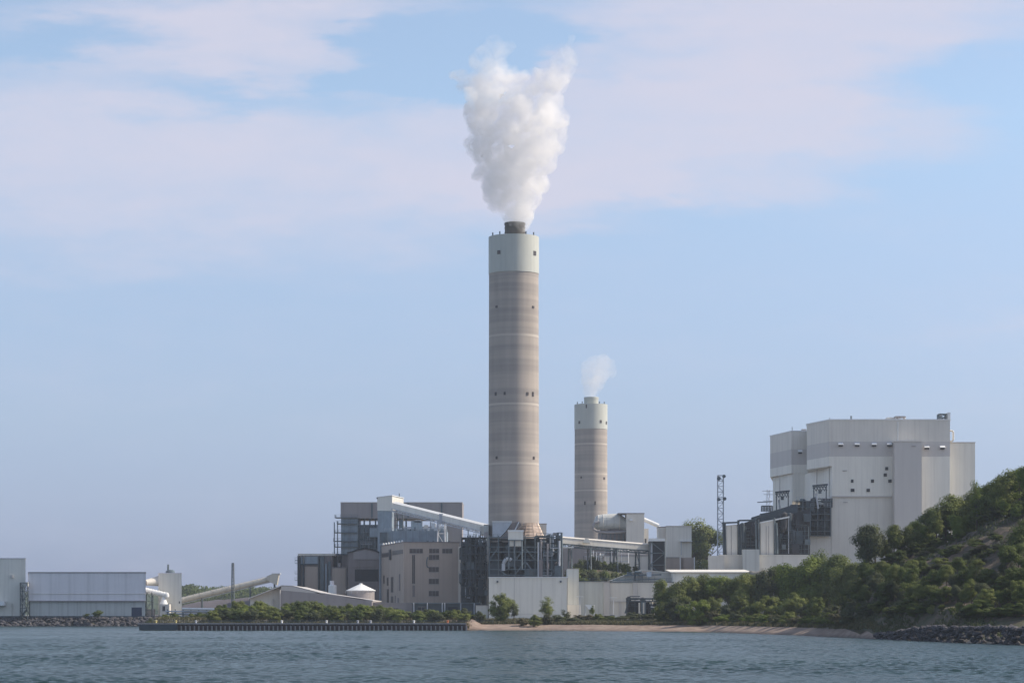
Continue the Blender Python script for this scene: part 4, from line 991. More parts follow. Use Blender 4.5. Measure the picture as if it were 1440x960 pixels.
m = MB(); c0 = Vector((PX(708, Y), Y - .4, PZ(802, Y))); pts = [c0, c0 + Vector((0, 0, 3.0)), c0 + Vector((1.0, 0, 4.6)), c0 + Vector((2.4, 0, 4.8)), c0 + Vector((3.2, 0, 4.2))]
m.path(pts, .75, 12); m.build('elbow_duct', M['galv'], t)
m = MB(); railing(m, (PX(754, Y), Y, PZ(754, Y)), (PX(789, Y), Y, PZ(754, Y)), 1.3, 1.5); railing(m, (PX(688, Y), Y, PZ(755, Y)), (PX(724, Y), Y, PZ(755, Y)), 1.3, 1.5); m.build('railing', M['msteel'], t)
MB().rect(778, 786, 748.5, 752.5, Y + 1, 3).build('roof_unit', M['kconc'], t)
ladder_tower(t, PX(784, Y), PX(790.5, Y), Y + .8, Y + 4, zb, PZ(748.5, Y), .35, 3.5, M['msteel'], name='stair_lattice')
# ducts between frame and shaft
Y = 962
t = bld('duct_hood', 'bronze ribbed conical hood leaning against the base of the tall chimney', 'duct hood', 744, Y)
m = MB(); ya, yb_ = 975, 985
top = [(PX(733, ya), ya, PZ(733.5, ya)), (PX(757, ya), ya, PZ(733.5, ya)), (PX(757, ya), 992, PZ(733.5, ya)), (PX(733, ya), 992, PZ(733.5, ya))]
n = 20; v = []; f = []
for k in range(6):
    u = k / 5.; cxk = PX(745 - .5 * u, Y + 15); rx = (12 + 10 * u) * .29; cz = PZ(733 + 23 * u, 965)
    for i in range(n):
        a = 2 * math.pi * i / n; v.append((cxk + rx * math.cos(a) * 1.0, 985 - 0 + (5 + 9 * u) * math.sin(a) * .95 - 3 * u, cz))
for k in range(5):
    for i in range(n): f.append((k * n + i, (k + 1) * n + i, (k + 1) * n + (i + 1) % n, k * n + (i + 1) % n))
m.add(v, f, False).add(v[:n], [tuple(range(n))]).add(v[-n:], [tuple(range(n))]); m.build('hood', M['bronze'], t)
m = MB()
for k in range(1, 5):
    for i in range(n):
        a = Vector(v[k * n + i]); b_ = Vector(v[k * n + (i + 1) % n]); m.beam(a, b_, .3)
for i in range(0, n, 2): m.beam(v[i], v[5 * n + i], .22)
m.build('rib', M['bronze'], t)
m = MB(); m.lathe(PX(744, Y), 982, [(11.5 * .29 * 1.9, PZ(760, Y) - 14), (11.5 * .29 * 1.9, PZ(757, Y))], 20); m.build('lower_duct', M['steel'], t)
Y = 968
t = bld('inlet_duct', 'pale grey box duct tapering down into the frame, left of the bronze hood', 'duct', 706, Y)
m = MB(); m.face([V3(692.5, 755, Y), V3(703, 755, Y), V3(711, 747, Y), V3(719.5, 735, Y), V3(719.5, 733.5, Y), V3(692.5, 733.5, Y)], 16); m.build('duct_casing', M['galv'], t)
MB().rect(692, 720, 732.3, 733.6, Y - .3, 16.5).build('roof', M['white'], t)
m = MB(); m.face([V3(719.8, 735, Y + 1), V3(712, 747, Y + 1), V3(704, 757, Y + 1), V3(716, 757, Y + 1), V3(733, 738, Y + 1), V3(731, 733, Y + 1)], 10); m.build('sloping_duct', M['dbrown'], t)
MB().tube(V3(730, 733, Y - .5), V3(724, 745, Y - .5), .25, 6).build('stay_pipe', M['galv'], t)
Y = 940
t = bld('control_cabin', 'white box cabin on stilts on top of the braced frame', 'cabin', 725, Y, z=PZ(769, Y))
MB().rect(714.5, 735.8, 747, 758.5, Y, 7).build('upper_cabin', M['cladw'], t)
MB().rect(714, 736.4, 744.8, 747, Y - .3, 7.6).build('roof', M['white'], t)
MB().rect(715, 734.5, 759.5, 767.5, Y + .8, 6).build('lower_cabin', M['cladw'], t)
MB().rect(714.3, 736, 758.5, 759.5, Y - .5, 8.4).build('deck', M['msteel'], t)
m = MB()
for k in (715.5, 723.5, 734): m.beam((PX(k, Y), Y - .2, PZ(800, Y)), (PX(k, Y), Y - .2, PZ(759.5, Y)), .4)
m.build('stilt', M['msteel'], t)
Y = 990
t = bld('side_enclosure', 'small pale enclosure just right of the bronze hood', 'enclosure', 762, Y, z=gz(PX(762, Y), Y))
MB().rect(756, 768.5, 736.5, 762, Y, 8, zb).build('wall', M['lowgrey'], t)
MB().rect(755.6, 769, 735.6, 736.5, Y - .2, 8.4).build('roof', M['kconc'], t)
Y = 992
t = bld('side_enclosure', 'small pale enclosure where the high conveyor meets the tall chimney', 'enclosure', 684, Y, z=gz(PX(684, Y), Y))
MB().rect(680.5, 687, 738, 770, Y, 8, zb).build('wall', M['lowgrey'], t)
MB().rect(680.2, 687.3, 737.2, 738, Y - .2, 8.4).build('roof', M['kconc'], t)

# white front building
Y = 885
t = bld('white_building', 'plain white block building at the beach below the braced steel frame', 'building', 742, Y)
zb = gb(742, Y)
MB().rect(687.5, 797.5, 812, 872, Y, 30, zb).build('wall', M['cladw'], t)
MB().rect(687, 798, 810.6, 812, Y - .25, 30.5).build('parapet', M['white'], t)
for k in (723.5, 761): MB().rect(k - .25, k + .25, 812.3, 872, Y - .08, .08, zb).build('panel_joint', M['band'], t)
for k in (699.5, 788.5): MB().rect(k - 1.2, k + 1.2, 816, 818.6, Y - .8, .8).build('wall_lamp', M['msteel'], t)
win(t, 770, 776, 858, 871, Y, 'door', 'band')
MB().rect(687.4, 797.6, 862.5, 863.5, Y - .12, .12).build('base_rail', M['clad'], t)
Y = 900
t = bld('grey_annex', 'narrow grey block tight against the right end of the white building', 'building', 806, Y)
MB().rect(798, 814, 799.5, 872, Y, 20, gb(806, Y)).build('wall', M['lowgrey'], t)
MB().rect(797.7, 814.3, 798.8, 799.6, Y - .2, 20.4).build('roof', M['kconc'], t)
MB().rect(798, 817, 850, 872, Y - 3, 3, gb(806, Y)).build('lower_wall', M['clad'], t)

# ================================================================== CENTRE RIGHT
# second conveyor
t = bld('conveyor_gallery', 'long pale level conveyor gallery between the steel frame and the dark capped tower', 'conveyor', 850, 1035)
conveyor(t, (PX(786, 1010), 1010, PZ(760.5, 1010)), (PX(914, 1022), 1022, PZ(771, 1022)), 3.6, 3.6, (M['clad'], M['clad'], M['msteel']), bents=(.12, .33, .62, .86))
MB().rect(792, 807, 768.5, 770, 1002, 2).build('awning', M['white'], t)
m = MB(); m.face([V3(819, 762.5, 1006), V3(830, 763.5, 1006), V3(828, 757.5, 1006), V3(823, 756.5, 1006)], 5); m.build('roof_hump', M['cladw'], t)
# long building under it
Y = 1085
t = bld('switchgear_building', 'long grey building low behind the level conveyor and its steel posts', 'building', 852, Y)
zb = gb(852, Y)
MB().rect(790, 850, 768, 808, Y, 24, zb).build('wall', M['taupe'], t)
MB().rect(850, 914, 781, 808, Y - 4, 28, zb).build('front_wall', M['clad'], t)
MB().rect(869, 913, 771, 781, Y + 4, 14).build('upper_wall', M['band'], t)
MB().rect(849.6, 914, 780, 781.2, Y - 4.3, 28.6).build('roof', M['kconc'], t)
for k in (790, 836): MB().rect(k, k + 1.4, 768.5, 808, Y - .3, .3, zb).build('downpipe', M['kconc'], t)
Y = 1050
t = bld('transformer_yard', 'jumble of white and grey electrical gear on posts under the level conveyor', 'switchyard', 845, Y)
g = random.Random(44)
for i in range(24):
    a = g.uniform(820, 884); h = g.uniform(8, 30); m = MB(); zb_ = gb(a, Y, -.3); hh = PZ(772 + g.uniform(0, 14), Y)
    m.tube((PX(a, Y), Y + g.uniform(-4, 6), zb_), (PX(a, Y), Y, hh), .16, 6)
    if i % 3 == 0: m.lathe(PX(a, Y), Y, [(.25, hh), (.55, hh + .3), (.25, hh + .6), (.55, hh + .9), (.2, hh + 1.3)], 8)
    m.build('insulator_post', M[('white', 'galv', 'msteel')[i % 3]], t)
for i in range(8):
    a = g.uniform(822, 875); MB().rect(a, a + g.uniform(4, 9), 784 + g.uniform(-5, 5), 800, Y + 6, 4).build('cabinet', M[g.choice(['kconc', 'msteel', 'taupe'])], t)
m = MB()
for y_ in (776, 782, 789): m.beam((PX(822, Y), Y, PZ(y_, Y)), (PX(884, Y), Y, PZ(y_, Y)), .25)
m.build('busbar', M['galv'], t)
# dark junction tower
Y = 1015
t = bld('junction_tower', 'small dark open tower with white cap at the right end of level conveyor', 'tower', 924, Y)
zb = gb(924, Y)
MB().rect(913, 935.5, 756.5, 760.5, Y - .5, 9).build('roof_cap', M['white'], t)
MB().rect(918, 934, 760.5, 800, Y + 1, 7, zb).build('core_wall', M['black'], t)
ladder_tower(t, PX(914, Y), PX(935, Y), Y, Y + 8, zb, PZ(760.5, Y), .5, 4, M['msteel'])
MB().rect(914.5, 917.5, 762, 800, Y + .5, 1, zb).build('riser_duct', M['galv'], t)
# pale buildings right of it
Y = 1110
t = bld('silo_house', 'pale grey square block in front of the big dark tree', 'building', 955, Y)
zb = gb(955, Y)
MB().rect(937, 972.5, 740, 800, Y, 20, zb).build('wall', M['cladw'], t)
MB().rect(936.6, 973, 738.8, 740, Y - .3, 20.6).build('roof', M['clad'], t)
MB().rect(926, 937, 741, 757, Y + 3, 12).build('side_wing', M['clad'], t)
MB().rect(925.6, 937, 740, 741, Y + 2.8, 12.4).build('wing_roof', M['kconc'], t)
MB().rect(956, 973.5, 760, 761, Y - 2.5, 2.5).build('canopy', M['white'], t)
m = MB(); m.tube(V3(958, 761, Y - 2), V3(958, 780, Y - 2), .2, 6); m.build('hose', M['galv'], t)
Y = 1070
t = bld('round_reservoir', 'wide brown concrete tank in front of the pale grey square block', 'tank', 953, Y)
xc = PX(967, Y); r = 10.5 * Y / F
MB().lathe(xc, Y + 6, [(r, gb(967, Y)), (r, PZ(784, Y)), (r * .98, PZ(783.3, Y))], 32).build('shell', M['brown'], t)
MB().rect(930, 958, 784, 802, Y + 2, 8, gb(953, Y)).build('wall', M['brown'], t)
MB().rect(929.6, 958.3, 783, 784, Y + 1.8, 8.4).build('coping', M['kconc'], t)
for k in (956.5, 976.5): MB().tube(V3(k, 783, Y - 1.5), (PX(k, Y), Y - 1.5, gb(k, Y)), .25, 6).build('downpipe', M['white'], t)
# ducts by chimney two
Y = 1340
t = bld('elbow_duct', 'big pale elbow duct on drum wrapped round the shorter chimney', 'duct', 862, Y)
m = MB(); n = 22; v = []; f = []
prof = [(835.5, 6, 738), (837, 8.5, 735.5), (841, 10, 734), (848, 10.6, 733.6), (871, 11, 733.2), (880, 8.5, 737), (889.5, 4.5, 742)]
for (a, rp, yc) in prof:
    for i in range(n): an = 2 * math.pi * i / n; v.append((PX(a, Y), Y + rp * .42 * math.sin(an), PZ(yc, Y) + rp * .42 * math.copysign(abs(math.cos(an)) ** .8, math.cos(an))))
for k in range(len(prof) - 1):
    for i in range(n): f.append((k * n + i, (k + 1) * n + i, (k + 1) * n + (i + 1) % n, k * n + (i + 1) % n))
m.add(v, f, False).add(v[:n], [tuple(range(n))]).add(v[-n:], [tuple(range(n))]); m.build('duct_casing', M['lowgrey'], t)
m = MB()
for k in range(len(prof)):
    for i in range(n): m.beam(v[k * n + i], v[k * n + (i + 1) % n], .35)
for i in range(0, n, 3): m.beam(v[2 * n + i], v[6 * n + i], .3)
m.build('stiffener', M['clad'], t)
m = MB(); pts = [V3(a, b_, Y - 5.2) for a, b_ in ((843, 733.5), (837, 735), (833.5, 739), (834.5, 743.5), (840, 747), (850, 748.5), (870, 748), (888, 746))]
m.path(pts, .7, 8); m.build('ring_pipe', M['kconc'], t)
MB().lathe(PX(864, Y), Y + 6, [(23 * .4, gb(864, Y)), (23 * .4, PZ(750, Y)), (20 * .4, PZ(744, Y))], 28).build('lower_drum', M['dbrown'], t)
m = MB(); 
for k in range(846, 888, 6): m.beam((PX(k, Y), Y - 4.5, gb(864, Y)), (PX(k, Y), Y - 4.5, PZ(750, Y)), .4)
m.beam((PX(846, Y), Y - 4.5, PZ(751, Y)), (PX(887, Y), Y - 4.5, PZ(748, Y)), .6); m.build('support_post', M['msteel'], t)
Y = 1330
t = bld('fan_house', 'pale plain box building to the right of the elbow duct', 'building', 895, Y)
MB().rect(881, 906, 722, 775, Y, 20, gb(895, Y)).build('wall', M['clad'], t)
MB().rect(869, 906.4, 720.8, 722, Y - .3, 20.6).build('roof', M['kconc'], t)
MB().rect(906, 912, 743, 775, Y + 4, 12, gb(895, Y)).build('side_wing', M['clad'], t)
win(t, 906.8, 909, 757, 763, Y + 4, 'door', 'black')
MB().rect(885.5, 889.5, 729, 732, Y - 1.5, 1.5).build('vent_hood', M['white'], t)
m = MB(); m.tube(V3(905.5, 730, Y + 6), V3(926, 739, Y + 6), 1.2, 10); m.tube(V3(926, 739, Y + 6), V3(926, 754, Y + 6), 1.0, 10); m.build('vapour_pipe', M['white'], t)

# front low plant
Y = 935
t = bld('long_hall', 'long low hall with a whitish roof above the beach grove', 'building', 960, Y)
zb = gb(960, Y)
MB().rect(946, 1056, 804, 850, Y, 30, zb).build('wall', M['cladw'], t)
m = MB(); x0, x1 = PX(943, Y), PX(1058, Y)
m.add([(x0, Y - 1, PZ(803.8, Y)), (x1, Y - 1, PZ(803.8, Y)), (x1, Y + 31, PZ(798.5, Y)), (x0, Y + 31, PZ(798.5, Y)), (x0, Y - 1, PZ(804.6, Y)), (x1, Y - 1, PZ(804.6, Y)), (x1, Y + 31, PZ(799.4, Y)), (x0, Y + 31, PZ(799.4, Y))],
      [(0, 1, 2, 3), (7, 6, 5, 4), (0, 4, 5, 1), (1, 5, 6, 2), (2, 6, 7, 3), (3, 7, 4, 0)]); m.build('roof', M['cladw'], t)
Y = 945
t = bld('pitched_shed', 'grey shed with pale pitched roof and pipes between bank and long hall', 'shed', 908, Y)
zb = gb(908, Y)
m = MB(); m.face([(PX(860, Y), Y, zb), (PX(946, Y), Y, zb), V3(946, 806, Y), V3(902, 801, Y), V3(884, 806.5, Y), V3(860, 815, Y)], 34); m.build('wall', M['clad'], t)
m = MB()
for a, b_, c, d_ in ((858, 815.5, 884, 806), (884, 806, 902, 800.3), (902, 800.3, 948, 804.8)): m.face([V3(a, b_, Y - .6), V3(c, d_, Y - .6), V3(c, d_ + 1.3, Y - .6), V3(a, b_ + 1.3, Y - .6)], 35)
m.build('roof', M['clad'], t)
clutter(t, PX(880, Y), PX(918, Y), Y - 4, Y - 1, PZ(816, Y), PZ(804, Y), 9, 51, ['galv', 'msteel', 'kconc'], (1, 2), ('pipe', 'duct'))
m = MB(); m.beam(V3(878, 808.5, Y - 3), V3(930, 807.5, Y - 3), .5); m.beam(V3(862, 815, Y - 3), V3(930, 814, Y - 3), .4); m.build('pipe_run', M['msteel'], t)
Y = 920
def tank(px0, px1, yt, Y, label, mt='clad', dome=False, name='storage_tank'):
    xc = PX((px0 + px1) / 2, Y); r = (px1 - px0) / 2 * Y / F; z0 = gb((px0 + px1) / 2, Y)
    t = thing(name, label, 'tank', xc, Y + r); zt = PZ(yt, Y + r); cyt = Y + r
    MB().lathe(xc, cyt, [(r, z0), (r, zt - .4)], 40).build('shell', M[mt], t)
    MB().lathe(xc, cyt, [(r * 1.02, zt - .4), (r * 1.02, zt), (r * .2, zt + (.9 if dome else .35)), (.05, zt + (.9 if dome else .35))], 40).build('roof', M['kconc'], t)
    m = MB(); st = 18
    for i in range(st):
        a = 2 * math.pi * i / st; c = 2 * math.pi * (i + 1) / st
        railing(m, (xc + r * math.cos(a), cyt + r * math.sin(a), zt), (xc + r * math.cos(c), cyt + r * math.sin(c), zt), 1.1, 1.6)
    m.build('rim_railing', M['msteel'], t)
    m = MB(); xx = xc - r * .5; yy = cyt - r * .9
    for s in (-.25, .25): m.beam((xx + s, yy, z0), (xx + s, yy, zt + 1), .1)
    for k in range(int((zt - z0) / .6)): m.beam((xx - .25, yy, z0 + k * .6), (xx + .25, yy, z0 + k * .6), .07)
    m.build('ladder', M['galv'], t); return t
t = bld('process_building', 'long low grey building in sections below the bank of bushes', 'building', 880, 925)
Y = 925; z0 = gb(880, Y)
for i, (a, b_, y_, mt, dy) in enumerate(((813, 849, 817.5, 'lowgrey', 0), (849, 857.5, 818, 'band', -.6), (857.5, 890, 819, 'clad', .4), (890, 896.5, 818.5, 'band', -.5), (896.5, 948, 818.5, 'clad', .3))):
    MB().rect(a, b_ - .06, y_, 872, Y + dy, 20 - dy, z0).build('wall_section', M[mt], t)
    MB().rect(a - .1, b_ - .1, y_ - 1.1, y_ - .03, Y + dy - .3, 20.4 - dy).build('roof_edge', M['msteel' if i != 1 else 'kconc'], t)
m = MB(); railing(m, V3(813, 816.4, Y - .2), V3(945, 817, Y - .2), 1.2, 2.2); m.build('railing', M['msteel'], t)
MB().rect(870, 874, 846, 871, Y + .2, .2, z0).build('door', M['band'], t); MB().rect(858, 948, 845, 846, Y - .2, .5).build('wall_rail', M['band'], t)
Y = 890
t = bld('pipe_gantry', 'dark steel pipe gantry crammed with machinery at the back of the beach', 'steel structure', 905, Y)
for k in (881, 893, 905, 917, 928):
    MB().rect(k - .5, k + .5, 841, 870, Y, .3, gb(905, Y)).build('column', M['steel'], t)
m = MB(); m.beam(V3(880, 841.5, Y), V3(929, 841.5, Y), .6); m.beam(V3(880, 845, Y), V3(929, 845, Y), .4); m.beam(V3(879, 862, Y), V3(886, 838, Y), .5); m.beam(V3(886, 838, Y), V3(900, 838, Y), .3); m.build('beam', M['steel'], t)
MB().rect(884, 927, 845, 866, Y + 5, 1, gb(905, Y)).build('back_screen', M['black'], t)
clutter(t, PX(882, Y), PX(928, Y), Y + .5, Y + 4, gb(905, Y), PZ(840, Y), 18, 61, ['steel', 'msteel', 'black', 'cream'], (1.2, 2.6))
for k in (898, 904): MB().rect(k, k + 2.2, 847, 862, Y - .4, .6).build('upright_vessel', M['cream'], t)
t = bld('tarp_shelter', 'small white tarpaulin shelter near the foot of the narrow grey block', 'shelter', 829, 880)
Y = 880
m = MB(); m.add([V3(822.5, 849.5, Y), V3(836, 850.5, Y), V3(828.5, 857, Y), V3(824, 850, Y + 5), V3(837, 851, Y + 5)], [(0, 1, 2), (0, 3, 4, 1), (0, 2, 3), (1, 4, 2), (3, 2, 4)]); m.build('tarp', M['white'], t)
m = MB(); 
for k in (823, 835.5): m.beam(V3(k, 850, Y + .4), (PX(k, Y), Y + .4, gb(k, Y)), .15)
m.build('pole', M['galv'], t)
def car(px, Y, body, label):
    X = PX(px, Y); z = gz(X, Y); t = thing('parked_car', label, 'car', X, Y, z)
    L_, W_ = 4.4, 1.8
    prof = [(-2.2, .35), (-2.2, .85), (-1.5, .95), (-.9, 1.42), (.7, 1.42), (1.35, .98), (2.1, .82), (2.2, .35)]
    m = MB(); m.face([(X + a, Y - W_ / 2, z + b_) for a, b_ in prof], W_); m.build('body', body, t)
    m = MB(); m.face([(X + a, Y - W_ / 2 - .02, z + b_) for a, b_ in ((-1.3, .98), (-.85, 1.34), (.65, 1.34), (1.15, .98))], W_ + .04); m.build('window', M['black'], t)
    for a in (-1.35, 1.35):
        for s in (-W_ / 2 - .03, W_ / 2 - .2): 
            w_ = MB().tube((X + a, Y + s, z + .33), (X + a, Y + s + .22, z + .33), .33, 16).build('wheel', M['black'], t)
car(843, 868, M['kconc'], 'grey parked car beside the small white tarpaulin shelter')
car(861, 866, M['white'], 'white parked car right of the grey car before the sectioned building')
def lamp_post(px, Y, top, label):
    X = PX(px, Y); z = gz(X, Y); t = thing('lamp_post', label, 'lamp post', X, Y, z); zt = PZ(top, Y)
    MB().tube((X, Y, z - .3), (X, Y, zt), .14, 8, .09).build('pole', M['galv'], t)
    m = MB(); m.tube((X - .8, Y, zt), (X + .8, Y, zt), .09, 6); m.box(X - 1.3, X - .5, Y - .25, Y + .25, zt - .05, zt + .18); m.box(X + .5, X + 1.3, Y - .25, Y + .25, zt - .05, zt + .18); m.build('lamp_head', M['white'], t)
lamp_post(815.5, 878, 838.5, 'white headed lamp post at the corner of the narrow grey block')
lamp_post(862.5, 872, 840, 'white headed lamp post standing between the parked cars and pipe gantry')
lamp_post(920, 876, 853, 'short white lamp post beside the dark pipe gantry')

# ================================================================== RIGHT: boiler building
ladY = 1150
t = bld('lattice_tower', 'tall slim steel lattice mast with two dish antennas beside the big dark tree', 'antenna tower', 1013.5, ladY)
zb = gb(1013, ladY); zt = PZ(668, ladY)
ladder_tower(t, PX(1009.5, ladY), PX(1017.5, ladY), ladY, ladY + 2.6, zb, zt, .26, 2.6, M['galv'], name='lattice')
m = MB()
for a, y_, rr in ((1010.8, 672.5, .95), (1018, 669.5, .85), (1010.5, 702, .85), (1019, 701, .85)):
    x, z = PX(a, ladY), PZ(y_, ladY); MB().tube((x, ladY - .9, z), (x, ladY + .1, z), rr, 14).build('dish', M['msteel'], t)
m.beam((PX(1008.5, ladY), ladY - .2, PZ(668.5, ladY)), (PX(1019, ladY), ladY - .2, PZ(668.5, ladY)), .3); m.beam((PX(1009, ladY), ladY - .2, PZ(701, ladY)), (PX(1020, ladY), ladY - .2, PZ(701, ladY)), .3); m.build('dish_bracket', M['msteel'], t)
t = bld('power_pylon', 'distant pale cross armed pylon left of the big white boiler building', 'pylon', 1080, 1500)
Y = 1500; m = MB(); zt = PZ(688, Y)
for s in (-1, 1): m.beam((PX(1080.5, Y) + s * .7, Y, zt), (PX(1080.5, Y) + s * 3.2, Y, gb(1080, Y)), .3)
for i in range(14):
    z = zt - i * 4; wv = .7 + i * .12; m.beam((PX(1080.5, Y) - wv, Y, z), (PX(1080.5, Y) + wv, Y, z - 4), .18); m.beam((PX(1080.5, Y) + wv, Y, z), (PX(1080.5, Y) - wv, Y, z - 4), .18)
m.build('tower', M['galv'], t); m = MB()
for y_, hw in ((690, 8.5), (695, 6.5), (704, 7.5)): m.beam((PX(1080.5 - hw, Y), Y, PZ(y_, Y)), (PX(1080.5 + hw, Y), Y, PZ(y_, Y)), .4)
m.build('cross_arm', M['galv'], t)

ZR = PZ(590.5, 1040)           # main roof
t = bld('boiler_building', 'huge white boiler building with grey band and stepped wings above the bluff', 'boiler building', 1250, 1060)
zb = gb(1250, 1060, -8)
YF = 1040
z70, z57 = PZ(655, YF), PZ(697, YF)
A = (PX(1134.5, 1066), 1066); Bp = (PX(1166.5, YF), YF); C_ = (PX(1336, YF), YF); D = (PX(1336, YF) - 4, 1110); E = (PX(1138, 1125), 1125)
zb1, zb2 = PZ(620.5, YF), PZ(641.5, YF)
foot_m = [A, Bp, C_, D, E]
def off(poly, k):
    cx_ = sum(p[0] for p in poly) / len(poly); cy_ = sum(p[1] for p in poly) / len(poly); out = []
    for x, y in poly: l_ = math.hypot(x - cx_, y - cy_); out.append((cx_ + (x - cx_) * (1 + k / l_), cy_ + (y - cy_) * (1 + k / l_)))
    return out
MB().prism(foot_m, zb1, ZR).build('upper_wall', M['clad'], t)
MB().prism(foot_m, zb2, zb1).build('grey_band', M['band'], t)
MB().prism(foot_m, z70, zb2).build('middle_wall', M['cladw'], t)
MB().prism(off(foot_m, .35), ZR, ZR + .45).build('roof_edge', M['white'], t)
foot_c = [(PX(1170, YF), YF + .01), (PX(1336, YF), YF + .01), D, (PX(1170, YF), 1110)]
MB().prism(foot_c, z57, z70).build('lower_middle_wall', M['cladw'], t)
foot_l = [(PX(1169.5, YF), YF + .7), (PX(1336, YF) - .2, YF + .7), (D[0] - .2, D[1]), (PX(1169.5, YF), 1109)]
MB().prism(foot_l, zb, z57).build('lower_wall', M['clad'], t)
MB().box(PX(1169.5, YF), PX(1258, YF), YF - .15, YF + .65, z57 - .5, z57 - .02).build('drip_edge', M['band'], t)
MB().rect(1138.5, 1169.4, 753, 830, YF + .9, 12, zb).build('plinth_wall', M['clad'], t)
MB().rect(1258, 1296, 620.5, 800, YF - 6, 6, zb).build('stair_tower', M['band'], t)
MB().rect(1257.6, 1296.4, 619.6, 620.5, YF - 6.3, 6.2).build('stair_tower_roof', M['clad'], t)
MB().rect(1262.2, 1263.4, 593, 620, YF - .3, .25).build('corner_trim', M['white'], t)
MB().box(PX(1336.4, YF), PX(1375, YF), YF + 6, YF + 50, zb, PZ(620.8, YF)).build('right_wing', M['cladw'], t)
MB().box(PX(1336.4, YF), PX(1375.5, YF), YF + 5.7, YF + 50.3, PZ(620.8, YF) + .01, PZ(619.9, YF)).build('wing_roof', M['band'], t)
m = MB(); m.rect(1296.2, 1335.8, 642, 800, YF - .25, .25, zb); m.build('right_panel', M['cladw'], t)
# left wing
YL = 1106
Al = (PX(1083, 1138), 1138); Bl = (PX(1113, YL), YL); Cl = (PX(1135, YL), YL)
ZL = PZ(606.3, YL)
foot_w = [Al, Bl, (PX(1150, YL), YL), (PX(1150, YL), 1180), (PX(1087, 1180), 1180)]
w1, w2, w3 = PZ(631.3, YL), PZ(653, YL), PZ(665, YL)
MB().prism(foot_w, w1, ZL).build('left_wing_upper_wall', M['clad'], t)
MB().prism(foot_w, w2, w1).build('left_wing_band', M['band'], t)
MB().prism(foot_w, w3, w2).build('left_wing_middle_wall', M['cladw'], t)
MB().prism(off(foot_w, .3), ZL, ZL + .4).build('left_wing_roof_edge', M['white'], t)
MB().prism([(PX(1115.5, YL), YL + .3), (PX(1140, YL), YL + .3), (PX(1140, YL), 1175), (PX(1115.5, YL), 1175)], PZ(704, YL), w3).build('left_wing_front', M['cladw'], t)
MB().prism([(PX(1087, 1142), 1142), (PX(1115.5, YL) - .1, YL + 3), (PX(1122, YL), 1178), (PX(1091, 1178), 1178)], zb, w3 - .02).build('left_wing_inner_wall', M['cladw'], t)
MB().prism([(PX(1139, 1085), 1085), (PX(1169.3, YF), 1048), (PX(1169.3, YF), 1109), (PX(1139, 1085), 1109)], PZ(752, YF), z70 - .02).build('inner_wall', M['cladw'], t)
m = MB(); m.beam((PX(1094.5, 1128), 1122, w3), (PX(1094.5, 1128), 1122, PZ(720, 1120)), .35); m.beam((PX(1147, 1070), 1066, z70), (PX(1147, 1070), 1066, PZ(700, 1060)), .35); m.build('drain_pipe', M['band'], t)
# hooded louvres and small openings
def hood(px, py, Y, wv=7):
    h = MB(); x0, x1 = PX(px - wv / 2, Y), PX(px + wv / 2, Y); z0, z1 = PZ(py + 3.2, Y), PZ(py - 2.4, Y)
    h.add([(x0, Y - 1.7, z1 - .9), (x1, Y - 1.7, z1 - .9), (x1, Y - .1, z1), (x0, Y - .1, z1), (x0, Y - 1.7, z0 + .7), (x1, Y - 1.7, z0 + .7), (x1, Y - .1, z0 + .7), (x0, Y - .1, z0 + .7)],
          [(0, 1, 2, 3), (0, 4, 5, 1), (1, 5, 6, 2), (0, 3, 7, 4), (3, 2, 6, 7), (7, 6, 5, 4)])
    o = h.build('vent_hood', M['white'], t)
    MB().box(x0 + .2, x1 - .2, Y - 1.0, Y - .05, z0, z0 + .68).build('louvre', M['black'], o)
for a in (1182, 1205, 1229, 1250.5): hood(a, 624.5, YF)
for a in (1303, 1325): hood(a, 628.5, YF)
hood(1125, 634.5, YL, 6)
for a, b_, s in ((1247, 658.5, 4), (1245, 667.5, 4.4), (1198.5, 676, 3.4), (1227, 676, 4), (1251.5, 676, 4.6), (1199, 689, 5.2), (1221, 689, 4.6)):
    MB().rect(a - s / 2, a + s / 2, b_ - 2.2, b_ + 2.2, YF - .3, .9).build('wall_opening', M['black'], t)
MB().rect(1133, 1137.5, 671, 675.5, YL - .2, .8).build('wall_opening', M['black'], t)
for a, b_ in ((1188, 661.5), (1189, 706), (1285, 627)): MB().rect(a - 3, a + 3, b_ - .4, b_ + .4, YF - (6.5 if a == 1285 else .35), .3).build('bracket', M['kconc'], t)
# roof gear
ladder_tower(t, PX(1264, YF), PX(1277, YF), YF + 8, YF + 12, ZR, PZ(583, YF), .4, 3, M['band'], name='roof_frame')
MB().box(PX(1263, YF), PX(1278, YF), YF + 7.5, YF + 12.5, PZ(584.5, YF), PZ(583.3, YF)).build('roof_deck', M['kconc'], t)
MB().rect(1248, 1264, 586.5, 591, YF + 10, 6).build('roof_unit', M['clad'], t)
MB().rect(1322, 1324.5, 581, 592, YF + 5, 6).build('roof_screen', M['band'], t)
ladder_tower(t, PX(1322.5, YF), PX(1333, YF), YF + 3, YF + 7, ZR, PZ(581, YF), .5, 1.4, M['msteel'], name='roof_frame')
MB().rect(1333, 1336.5, 579.5, 592, YF + 4, 4).build('roof_duct', M['white'], t)
for a, b_, c in ((1183, 1192, 589.3), (1201, 1213, 589.3), (1227, 1240, 589.5), (1281, 1297, 589.6), (1300, 1315, 590), (1128, 1134, 603)):
    MB().rect(a, b_, c, 605 if a == 1128 else 591, (YL if a == 1128 else YF) + 8, 4).build('roof_unit', M['kconc'], t)
m = MB(); m.beam(V3(1197, 591, YF + 6), V3(1197, 584.5, YF + 6), .55)
for a, y_ in ((1167, 587), (1114, 600)): m.beam(V3(a, y_ + 5, YF + 20), V3(a, y_, YF + 20), .2)
